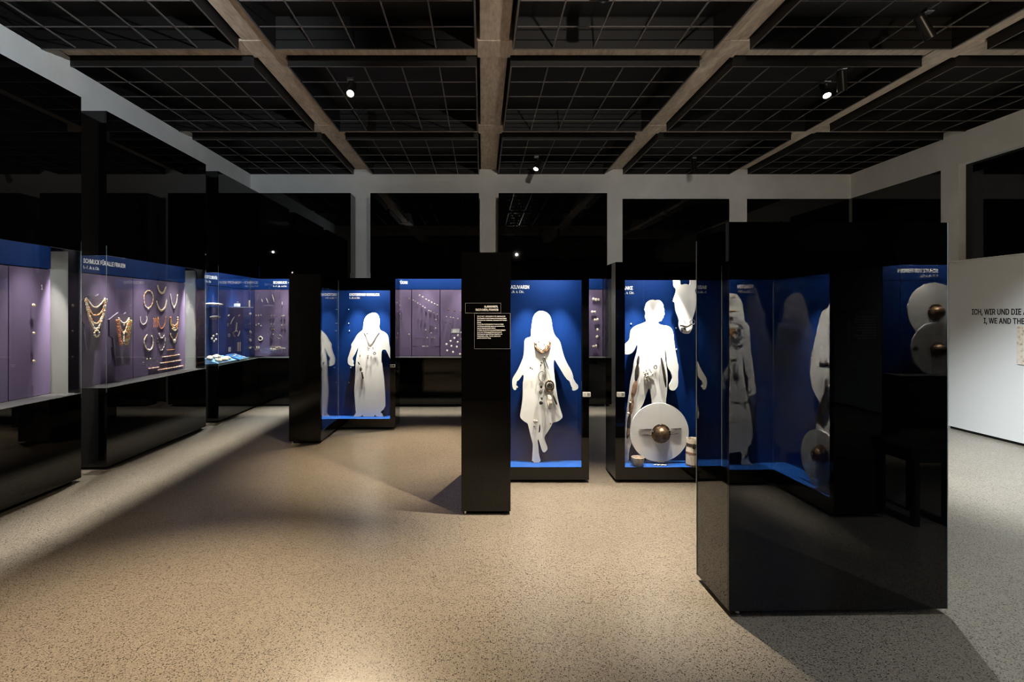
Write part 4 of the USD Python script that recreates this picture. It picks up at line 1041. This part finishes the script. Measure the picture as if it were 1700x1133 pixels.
# ------------------------------------------------------------------ left wall, first case: three disc brooches on the lilac back
L1, L2, L3, B1, B2, B3 = (PL[k] for k in ('left1', 'left2', 'left3', 'back1', 'back2', 'back3'))
for (x, y), r, lab in (((50, 507), 0.017, 'uppermost of three small gold disc brooches on the lilac back at the far left'),
                       ((50.5, 553.5), 0.014, 'middle one of three small gold disc brooches on the lilac back at the far left'),
                       ((50.5, 600), 0.014, 'lowest of three small gold disc brooches on the lilac back at the far left')):
    stud(L1, lab, x, y, r, 0.03, 'bead_cream', name='disc_brooch', cat='brooch')
tn, loc = put(L1, 'case_number', 'small white number 1 on the lilac back at the far left', 'number', 68, 481)
part(tn, 'digit', text('1', 0.045, 0, 0, 0.0, 0.7, False), 'print_white')

# ------------------------------------------------------------------ left wall, second case: necklaces
def bust(label, pts, w):
    p = [tuple(L2.at(125 + x / 8.72, 470 + y / 8.72, w)) for x, y in pts]
    th, sh = board(L2, label, [p], t=0.018, name='bust_board', cat='bust board', m='bust_purple', smooth=0, w=w)
    x0, z0, x1, z1 = sh.bounds
    c = (x0 + x1) / 2
    part(th, 'spacer', box(-0.04, 0.04, 0.0185, DEP - w - 0.001, (z1 - z0) * 0.35, (z1 - z0) * 0.6, 0.002), 'bust_purple')
wb_ = 0.19
bust('tall dark lilac bust board carrying nested bead strands, left in the necklace case', [(85, 262), (120, 225), (215, 160), (250, 185), (290, 192), (320, 185), (345, 160), (400, 205), (440, 245), (445, 320), (430, 560), (400, 700), (368, 968), (175, 982), (150, 760), (140, 600), (95, 560)], wb_)
bust('dark lilac bust board with red and yellow bead bands, second in the necklace case', [(495, 530), (630, 425), (660, 448), (695, 452), (720, 448), (740, 425), (790, 465), (835, 510), (835, 700), (800, 900), (790, 1190), (590, 1205), (565, 1000), (550, 800), (500, 770)], wb_)
wn = wb_ - 0.001
def Z(q):
    return [(125 + x / 8.72, 470 + y / 8.72) for x, y in q]
necklace(L2, 'uppermost short pale bead strand on the tall bust board', Z([(150, 220), (195, 280), (240, 335), (295, 352), (340, 325), (385, 275), (415, 225)]), 0.0075, ('bead_pale', 'bead_cream'), w=wn - 0.000)
necklace(L2, 'second cream bead strand on the tall bust board', Z([(140, 235), (190, 375), (240, 455), (295, 470), (340, 450), (385, 390), (422, 240)]), 0.0078, ('bead_cream', 'bead_amber'), w=wn - 0.012)
necklace(L2, 'third amber and cream bead strand on the tall bust board', Z([(135, 255), (180, 400), (230, 545), (290, 592), (345, 545), (400, 400), (435, 250)]), 0.0085, ('bead_amber', 'bead_cream'), w=wn - 0.024)
necklace(L2, 'lowest long doubled bead strand with a ring of beads on the tall bust board', Z([(132, 265), (170, 430), (225, 610), (290, 690), (350, 610), (405, 440), (440, 265)]), 0.009, ('bead_cream', 'bead_pale'), rows=(-1.6, 0), w=wn - 0.036)
necklace(L2, 'small ring of large cream beads at the bottom of the tall bust board', Z([(295, 690), (330, 735), (295, 785), (262, 735)]), 0.010, ('bead_cream', 'bead_pale'), closed=True, w=wn - 0.048)
necklace(L2, 'short pale necklace with a drop pendant on the second bust board', Z([(620, 510), (655, 560), (697, 582), (735, 560), (768, 510)]), 0.007, ('bead_pale', 'bead_cream'), pendant=(*Z([(697, 605)])[0], 0.012), w=wn - 0.000)
necklace(L2, 'broad red bead band at the left of the second bust board', Z([(600, 545), (620, 700), (650, 895)]), 0.0085, ('bead_red', 'bead_amber'), rows=(-1, 0, 1), shift=(1.6, 0.2), name='bead_band', cat='bead band', w=wn - 0.012)
necklace(L2, 'broad yellow green bead band at the right of the second bust board', Z([(788, 545), (768, 700), (730, 890)]), 0.0085, ('bead_green', 'bead_amber'), rows=(-1, 0, 1), shift=(1.6, 0.2), name='bead_band', cat='bead band', w=wn - 0.024)
necklace(L2, 'amber bead strings crossing to a clasp in the middle of the second bust board', Z([(615, 540), (650, 655), (690, 725), (730, 650), (772, 535)]), 0.007, ('bead_amber', 'bead_cream'), w=wn - 0.036)
lump(L2, 'wide cream clasp plate in the middle of the second bust board', *Z([(697, 712)])[0], 0.085, 0.024, 'bead_cream', wn, 'clasp_plate', 'clasp', 3)
necklace(L2, 'small hanging bead pendant below the clasp of the second bust board', Z([(693, 735), (693, 800), (692, 870)]), 0.009, ('bead_pale', 'bead_cream'), name='bead_pendant', cat='pendant', w=wn - 0.048)

def Y(q):
    return [(215 + x / 10.79, 455 + y / 10.79) for x, y in q]
def W(q):
    return [(215 + x / 11.33, 550 + y / 11.33) for x, y in q]
necklace(L2, 'closed oval bead necklace at the upper left of the necklace panel', Y([(335, 300), (385, 330), (413, 400), (410, 490), (375, 580), (325, 610), (275, 575), (250, 480), (250, 400), (290, 320)]), 0.0068, ('bead_pale', 'bead_amber'), closed=True, pendant=(*Y([(325, 622)])[0], 0.015))
necklace(L2, 'double pale U-shaped necklace, topmost on the necklace panel', Y([(495, 212), (515, 280), (545, 325), (575, 335), (605, 315), (630, 265), (637, 235)]), 0.0072, ('bead_pale', 'bead_cream'), rows=(0, 1))
necklace(L2, 'double cream U-shaped necklace in the middle of the top group', Y([(478, 490), (495, 560), (530, 630), (568, 650), (610, 610), (640, 530), (652, 470)]), 0.0078, ('bead_cream', 'bead_pale'), rows=(0, 1))
necklace(L2, 'V-shaped pale necklace with a drop, upper right of the panel', Y([(722, 370), (740, 480), (765, 560), (788, 585), (815, 560), (838, 480), (850, 375)]), 0.0068, ('bead_pale', 'bead_cream'), pendant=(*Y([(787, 605)])[0], 0.016))
necklace(L2, 'small thin U-shaped necklace at the left of the middle row', Y([(190, 770), (190, 850), (235, 905), (285, 870), (298, 770)]), 0.0062, ('bead_pale', 'bead_pale'))
t, loc = put(L2, 'bead_cluster', 'orange bead cluster with hanging ends in the middle row of the panel', 'bead cluster', *Y([(430, 840)])[0])
part(t, 'beads', beads([loc(*Y([(q, 800 + 12 * ((i * 7) % 6))])[0]) for i, q in enumerate(range(390, 470, 6))], 0.0085, -0.03), 'bead_amber', True, kind='stuff')
part(t, 'hanging_ends', [tube([(x, -0.03, z), (x, -0.032, z - 0.04), (x, -0.028, z - 0.075)], 0.004, 6) for x, z in [loc(*Y([(q, 850)])[0]) for q in (395, 425, 455)]], 'bead_red')
necklace(L2, 'long amber U-shaped necklace in the centre of the middle row', Y([(502, 770), (510, 860), (535, 955), (565, 980), (600, 950), (625, 870), (638, 770)]), 0.0062, ('bead_amber', 'bead_red'))
necklace(L2, 'heavy double amber and cream necklace, right in the middle row', Y([(722, 785), (730, 860), (760, 915), (795, 930), (830, 905), (850, 850), (850, 780)]), 0.0105, ('bead_amber', 'bead_cream'), rows=(0, 2.2))
necklace(L2, 'pale inner tip of the heavy double necklace', Y([(752, 985), (795, 1012), (835, 975)]), 0.012, ('bead_cream', 'bead_green'), name='bead_string', cat='bead string')
necklace(L2, 'open oval necklace of large pale beads, left in the lower row', W([(320, 70), (280, 130), (265, 200), (285, 290), (330, 350), (385, 350), (425, 270), (432, 190), (420, 120), (400, 90)]), 0.0078, ('bead_pale', 'bead_cream'), pendant=(*W([(350, 362)])[0], 0.014))
necklace(L2, 'small double pale necklace above the long chain in the lower row', W([(545, 50), (560, 100), (595, 130), (630, 100), (648, 50)]), 0.0078, ('bead_pale', 'silver'))
necklace(L2, 'long thin V-shaped chain in the centre of the lower row', W([(520, 135), (530, 220), (560, 320), (592, 365), (625, 330), (655, 230), (665, 135)]), 0.0052, ('bead_pale', 'bronze'))
necklace(L2, 'pale necklace with a bead knot, right in the lower row', W([(762, 50), (785, 120), (815, 170), (830, 205), (850, 170), (875, 110), (890, 40)]), 0.0066, ('bead_pale', 'bead_amber'), pendant=(*W([(830, 188)])[0], 0.024))
for lab, q, r in (('short reddish bead string lying above the longer strings', [(705, 358), (770, 352), (842, 344)], 0.0052), ('longest upper cream bead string at the lower right', [(615, 490), (770, 470), (935, 442)], 0.0062),
                  ('second long pale bead string at the lower right', [(580, 605), (770, 578), (960, 548)], 0.006), ('lowest long pale bead string at the lower right', [(525, 735), (770, 695), (992, 652)], 0.0072),
                  ('short pale bead string at the bottom centre of the panel', [(352, 708), (440, 696), (525, 684)], 0.0072)):
    necklace(L2, lab, W(q), r, ('bead_pale', 'bead_amber') if 'reddish' not in lab else ('bead_red', 'bead_amber'), name='bead_string', cat='bead string')
for i, (x, y) in enumerate([(165, 600), (240, 537), (298, 530), (368, 520), (432, 573), (232, 652), (303, 645)]):
    r = (0.012, 0.017, 0.018, 0.015, 0.011, 0.010, 0.010)[i]
    stud(L2, ['leftmost small', 'first big of the top three', 'second big of the top three', 'third big of the top three', 'rightmost small', 'left lower small', 'right lower small'][i] + ' round-headed pin standing off the lilac panel, bottom left', *W([(x, y)])[0], r, 0.06, 'silver', name='round_headed_pin', cat='pin')

# ------------------------------------------------------------------ left wall, third case: blue back with tools and pieces
def V(x, y):
    return 335 + x / 11.333, 520 + y / 11.333
rod(L3, 'long pale weaving blade lying level on the blue back, upper of two', [(336, 505), (350, 505), (366.5, 506)], 0.020, 'clay', name='weaving_blade', cat='weaving blade', gap=0.03)
rod(L3, 'dark grey weaving blade with a thin tip on the blue back, lower of two', [(344, 527.5), (352, 527.3), (362, 527.2)], 0.030, 'iron', name='weaving_blade', cat='weaving blade', gap=0.035, taper=0.25)
for i, (x, y) in enumerate([(180, 430), (242, 402), (155, 480), (232, 495), (192, 528)]):
    lump(L3, ['upper left', 'upper right', 'left', 'right', 'lowest'][i] + ' white whorl of the cluster of five on the blue back', *V(x, y), 0.036, 0.034, 'bone', None, 'spindle_whorl', 'whorl', 3 + i, 0.03, rough=0.08)
t, loc = put(L3, 'glass_shelf', 'little clear shelf across the middle of the blue back', 'shelf', 380, 510.3)
x1, _ = loc(407, 510.3)
part(t, 'plate', box(0.0, x1, -0.14, -0.004, 0, 0.005), 'glass_edge')
part(t, 'clip', [box(x1 * k, x1 * k + 0.01, -0.05, -0.0, 0.0051, 0.012) for k in (0.1, 0.85)], 'steel')
t, loc = put(L3, 'display_block', 'white display block with a small dark piece on the little shelf', 'display block', 393.7, 509.2, DEP - 0.07)
part(t, 'block', box(-0.05, 0.05, -0.03, 0.03, 0.0, 0.045, 0.003), 'figure_white')
part(t, 'piece', mv(blob(0.018, 0.012, 0.020, 4, 0.3), 0, -0.01, 0.062), 'iron', True)
for lab, x, y, h in (('tall white bone tube at the upper right of the blue back', 412, 504.6, 0.120), ('shorter white bone tube right of the tall one on the blue back', 415.9, 505, 0.095)):
    t, loc = put(L3, 'bone_tube', lab, 'tube', x, y)
    part(t, 'tube', mv(lathe([(0.013, -h / 2), (0.014, -h / 2 + 0.004), (0.014, h / 2 - 0.004), (0.013, h / 2), (0.008, h / 2), (0.008, -h / 2), (0.013, -h / 2)], 16), 0, -0.02, 0), 'bone', 40)
    part(t, 'holder', box(-0.003, 0.003, -0.012, 0, -0.005, 0.005), 'steel')
lump(L3, 'pale shell-like piece below the white tubes on the blue back', 413.7, 521, 0.10, 0.035, 'bone', None, 'antler_piece', 'antler piece', 8)
for i, (x, y, hz) in enumerate([(413.3, 537.6, 0.035), (414, 551.5, 0.05), (413.8, 565, 0.05), (413.5, 578, 0.035)]):
    lump(L3, ['uppermost', 'second', 'third', 'lowest'][i] + ' brown grey comb fragment in the right column of the blue back', x, y, 0.085, hz, 'clay' if i else 'silver', None, 'comb_fragment', 'comb', 12 + i, n=1 if i == 0 else 3, rough=0.5)
for lab, x, y, m in (('left pair of tiny violet beads on the blue back', 377.5, 524, 'bead_pale'), ('right pair of tiny pale studs on the blue back', 395, 524, 'bone')):
    lump(L3, lab, x, y, 0.06, 0.03, m, None, 'bead_pair', 'beads', 5, n=2, rough=0.1)
rod(L3, 'straight bone needle slanting on the blue back', [(381.5, 538.5), (385, 531), (388.2, 526.3)], 0.0085, 'bone', name='bone_needle', cat='needle')
t, loc = put(L3, 'antler_tool', 'bent antler tool with a brown lower end on the blue back', 'antler tool', 391.5, 537)
c = curve([loc(*V(645, 185)), loc(*V(635, 270)), loc(*V(615, 345)), loc(*V(575, 375)), loc(*V(585, 410)), loc(*V(600, 440))], 36)
part(t, 'shaft', tube(np.stack([c[:20, 0], 0 * c[:20, 0] - 0.015, c[:20, 1]], 1), np.linspace(0.010, 0.007, 20), 8), 'bone', True)
part(t, 'end_piece', tube(np.stack([c[19:, 0], 0 * c[19:, 0] - 0.015, c[19:, 1]], 1), np.linspace(0.008, 0.016, 17), 8), 'rust', True)
rod(L3, 'short bent bone piece right of the antler tool', [V(667, 435), V(690, 385), V(705, 335)], 0.010, 'bone', name='bone_piece', cat='bone piece')
rod(L3, 'tiny pale splinter between the antler tool and the short bone piece', [V(640, 330), V(662, 352)], 0.009, 'bone', name='bone_splinter', cat='splinter')
ring(L3, 'faint blue glass ring low on the blue back', *V(500, 420), 0.030, 0.005, 'steel', 0.8, name='glass_ring')
ring(L3, 'small faint ring above the larger one on the blue back', *V(480, 225), 0.018, 0.004, 'steel', 1.1, name='glass_ring')
for lab, x, hz, r in (('pair of short pale tubes at the bottom of the blue back', 505, 0.075, 0.008), ('pair of tall reddish tubes at the bottom of the blue back', 675, 0.15, 0.014)):
    t, loc = put(L3, 'tube_pair', lab, 'tubes', *V(x, 685 if hz < 0.1 else 635))
    d_ = 0.022 if hz < 0.1 else 0.036
    for s_ in (-1, 1):
        part(t, 'tube', mv(lathe([(0, -hz / 2), (r, -hz / 2), (r * 1.05, 0), (r, hz / 2), (0, hz / 2)], 14), s_ * d_, -r - 0.008, 0), 'clay', 40)
        part(t, 'pin', box(s_ * d_ - 0.002, s_ * d_ + 0.002, -0.012, 0, -0.003, 0.003), 'steel')

def tray(label, poly_px, mat_, zc, name='sloping_tray'):
    """A tray lying on the case floor, tilted to the viewer."""
    t = thing(name, label, 'tray', zc, 90)
    return t
# the two trays stand on the sill; local x along the wall, y into the case
def tray_at(label, x0, x1, m):
    t = thing('sloping_tray', label, 'tray', L3.world(0, 0, 0) + np.array([0, 0, SILL - 0.006]), 90)
    poly = [(0.02, 0.02), (0.02, 0.03), (0.25, 0.105), (0.25, 0.02)]
    v = [(x0, y, z) for y, z in poly] + [(x1, y, z) for y, z in poly]
    part(t, 'wedge', hull(np.array(v)), m)
    part(t, 'lip', box(x0, x1, 0.014, 0.0195, 0.0, 0.036, 0.001), 'glass_edge')
    return t
def on_tray(x, y):
    return L3.world(x, SILL - 0.006 + 0.03 + (y - 0.02) * (0.075 / 0.23), y)
tray_at('pale blue sloping tray with cream discs at the near end of the blue case', 0.03, 0.62, 'tray_blue')
tray_at('printed blue sloping tray with map-like pattern in the blue case', 0.72, 1.02, 'tray_map')
for i, (x, y, r) in enumerate([(0.07, 0.17, 0.045), (0.15, 0.20, 0.042), (0.14, 0.075, 0.052), (0.27, 0.19, 0.045), (0.36, 0.20, 0.052), (0.34, 0.08, 0.058), (0.47, 0.10, 0.052), (0.26, 0.08, 0.040)]):
    t = thing('clay_disc', ['leftmost pinkish', 'second back', 'front left large', 'middle back', 'right back large', 'front right largest', 'rightmost front', 'small front middle'][i] + ' cream clay disc on the pale blue tray', 'clay disc', on_tray(x, y) + np.array([0, 0, 0.003]), 90)
    b = rot(lathe([(0, 0.0), (r * 0.9, 0.0), (r, 0.010), (r * 0.95, 0.022), (r * 0.6, 0.032), (0, 0.035)], 26), [1, 0, 0], 18)
    part(t, 'body', mv(b, 0, 0, 0.008), 'bead_cream' if i != 0 else 'clay', 40)
    part(t, 'centre_boss', mv(rot(mv(sc(BEAD, r * 0.22, r * 0.22, 0.008), 0, 0, 0.035), [1, 0, 0], 18), 0, 0, 0.008), 'bead_pale', True)
for i, (x, y) in enumerate([(0.80, 0.15), (0.87, 0.10), (0.91, 0.18), (0.95, 0.06)]):
    t = thing('pottery_sherd', ['leftmost', 'front middle', 'back right', 'rightmost front'][i] + ' pale sherd lying on the printed blue tray', 'sherd', on_tray(x, y) + np.array([0, 0, 0.004]), 90)
    part(t, 'body', mv(rot(blob(0.026, 0.020, 0.006, 60 + i, 0.4, 2), [1, 0, 0], 18), 0, 0, 0.006), 'bead_pale' if i != 1 else 'clay', True)

# ------------------------------------------------------------------ back wall, corner case: pairs, rings, pins on lilac
def U(x, y):
    return 430 + x / 6.667, 450 + y / 6.667
for lab, p, q in (('left long thin slanting needle at the top of the corner lilac panel', (82, 300), (104, 358)), ('right long thin slanting needle at the top of the corner lilac panel', (148, 262), (171, 345)), ('short thin needle left of the glass edge on the corner lilac panel', (30, 310), (42, 345)), ('upright thin pin near the right end of the corner lilac panel', (259, 342), (259, 380))):
    rod(B1, lab, [U(*p), U(*q)], 0.006, 'bone', name='thin_needle', cat='needle')
g = 'paired bow brooches on the corner lilac panel'
for lab, x, y, h, m in (('upper middle', 155, 505, 0.06, 'silver'), ('upper right', 271, 510, 0.065, 'silver'), ('lower right', 272, 612, 0.075, 'silver'), ('lower middle', 152, 598, 0.06, 'silver'), ('lowest right', 272, 870, 0.075, 'silver')):
    for s_, side in ((-1, 'left'), (1, 'right')):
        bow_brooch(B1, f'{side} brooch of the {lab} pair on the corner lilac panel', *U(x + s_ * 14, y), h, m)
for i, (x, y) in enumerate([(425.8, 524), (429.8, 524), (434, 523.6), (426, 539.8), (430.2, 538.2), (434, 541), (427, 577), (430.3, 577)]):
    lump(B1, ['first', 'second', 'third', 'fourth', 'fifth', 'sixth', 'seventh', 'eighth'][i] + ' tiny pale piece from the top at the far left of the corner lilac panel', x, y, 0.022, 0.045 if i > 5 else 0.026, 'bone', None, 'small_fitting', 'fitting', 30 + i, rough=0.2)
ring(B1, 'white ring with a brown centre at the left of the corner lilac panel', 432.8, 562.5, 0.034, 0.009, 'bone', name='bracelet')
ring(B1, 'grey oval bracelet standing out on the corner lilac panel', *U(240, 730), 0.038, 0.006, 'silver', 0.8, name='bracelet', gap=0.05)
ring(B1, 'small open ring left of the bracelet on the corner lilac panel', *U(140, 755), 0.022, 0.005, 'bronze', name='bracelet')
lump(B1, 'brown grey buckle piece in the middle of the corner lilac panel', *U(157, 655), 0.055, 0.045, 'bronze', None, 'buckle', 'buckle', 44, n=2)
stud(B1, 'small round stud below the buckle on the corner lilac panel', *U(160, 705), 0.012, 0.02)
lump(B1, 'wide grey girdle hanger at the bottom of the corner lilac panel', *U(160, 870), 0.11, 0.05, 'clay', None, 'girdle_hanger', 'girdle hanger', 46, n=3)
lump(B1, 'flat pale chain piece at the bottom right of the corner lilac panel', *U(215, 845), 0.10, 0.03, 'clay', None, 'chain_piece', 'chain', 48, n=4)

# ------------------------------------------------------------------ back wall, left of the centre column: rows of studs
def T(x, y):
    return 655 + x / 7.817, 455 + y / 7.817
rows_ = [('upper slanting row', [(297, 262), (327, 280), (368, 305), (410, 335), (447, 355), (485, 375), (520, 392), (558, 410)], 0.013, 'silver'),
         ('long lower slanting row', [(160, 308), (195, 320), (247, 343), (273, 358), (305, 380), (337, 403), (370, 425), (398, 445), (450, 478), (475, 490), (513, 508), (555, 525)], 0.010, 'silver'),
         ('pair under the slanting rows', [(495, 572), (537, 595)], 0.011, 'silver'),
         ('upper right row of four', [(645, 455), (707, 465), (780, 480), (862, 490)], 0.012, 'bronze'),
         ('middle right row of six', [(632, 550), (677, 562), (728, 565), (765, 572), (823, 583), (888, 585)], 0.011, 'silver'),
         ('lower right row of three', [(635, 628), (668, 632), (728, 643)], 0.009, 'iron'),
         ('pair at the left edge', [(148, 715), (190, 790)], 0.014, 'silver'),
         ('loose middle group', [(408, 730), (535, 710), (478, 770), (400, 840), (430, 835), (488, 828), (517, 835)], 0.012, 'silver'),
         ('lower right fan', [(870, 760), (825, 797), (778, 832), (728, 870), (820, 885), (675, 913), (740, 935), (810, 945), (875, 845), (880, 978), (622, 970), (685, 993), (760, 1015), (850, 1040)], 0.014, 'bead_pale')]
ORD = ['first', 'second', 'third', 'fourth', 'fifth', 'sixth', 'seventh', 'eighth', 'ninth', 'tenth', 'eleventh', 'twelfth', 'thirteenth', 'fourteenth']
for rn, pts, r, m in rows_:
    first = None
    for i, (x, y) in enumerate(sorted(pts)):
        lab = f'{ORD[i]} small stud from the left in the {rn}, lilac stud case'
        if first is None:
            first = stud(B2, lab, *T(x, y), r * 1.3, 0.05, m, group=f'studs, {rn}')
        else:
            p = B2.at(*T(x, y))
            copy_of(first, lab, B2.world(*p), 0, f'studs, {rn}')
for i, (x, y) in enumerate([(67, 408), (67, 460), (67, 518), (90, 580)]):
    stud(B2, ['uppermost', 'second', 'third', 'lowest'][i] + ' stud in the dim strip at the left end of the stud case', *T(x, y), 0.014 if i in (0, 2) else 0.010, 0.03, 'bead_cream' if i < 3 else 'iron')
tl, loc = put(B2, 'caption_line', 'thin dark caption line with white lettering low on the lilac stud case', 'caption', *T(232, 940))
x1, _ = loc(*T(586, 940))
part(tl, 'rule', [box(0, x1 * 0.17, -0.0015, -0.0002, -0.004, 0.004), box(x1 * 0.80, x1, -0.0015, -0.0002, -0.004, 0.004)], 'print_black')
part(tl, 'caption', text('500 n. Chr.', 0.022, x1 * 0.36, -0.010, -0.0002, 0.75), 'print_white')
tl, loc = put(B2, 'caption_plate', 'small pale caption plate at the right of the lilac stud case', 'caption', *T(735, 770))
x1, z1 = loc(*T(845, 712))
part(tl, 'plate', box(0, x1, -0.003, -0.0002, 0, z1, 0.0008), 'print_grey')
part(tl, 'caption', [box(x1 * 0.1, x1 * (0.6 + 0.3 * (k % 2)), -0.0036, -0.0031, z1 * (0.2 + 0.22 * k), z1 * (0.28 + 0.22 * k)) for k in range(3)], 'print_white')

# ------------------------------------------------------------------ back wall, right of the centre column: a strip of small figures
for lab, x, y, n in (('row of three tiny pale pieces', 989, 497.5, 3), ('dark and pale piece', 985, 518, 2), ('pair of pale pieces', 989.3, 531, 2), ('single tall pale piece', 991.6, 548, 1), ('small pale piece', 991, 559.5, 1), ('low pale pair', 987, 575, 2)):
    lump(B3, f'{lab} on the lilac strip between the two figure cases', x, y, 0.045 * n, 0.055, 'bone', None, 'small_figure', 'figurine', 70 + int(y), n=n, rough=0.3)
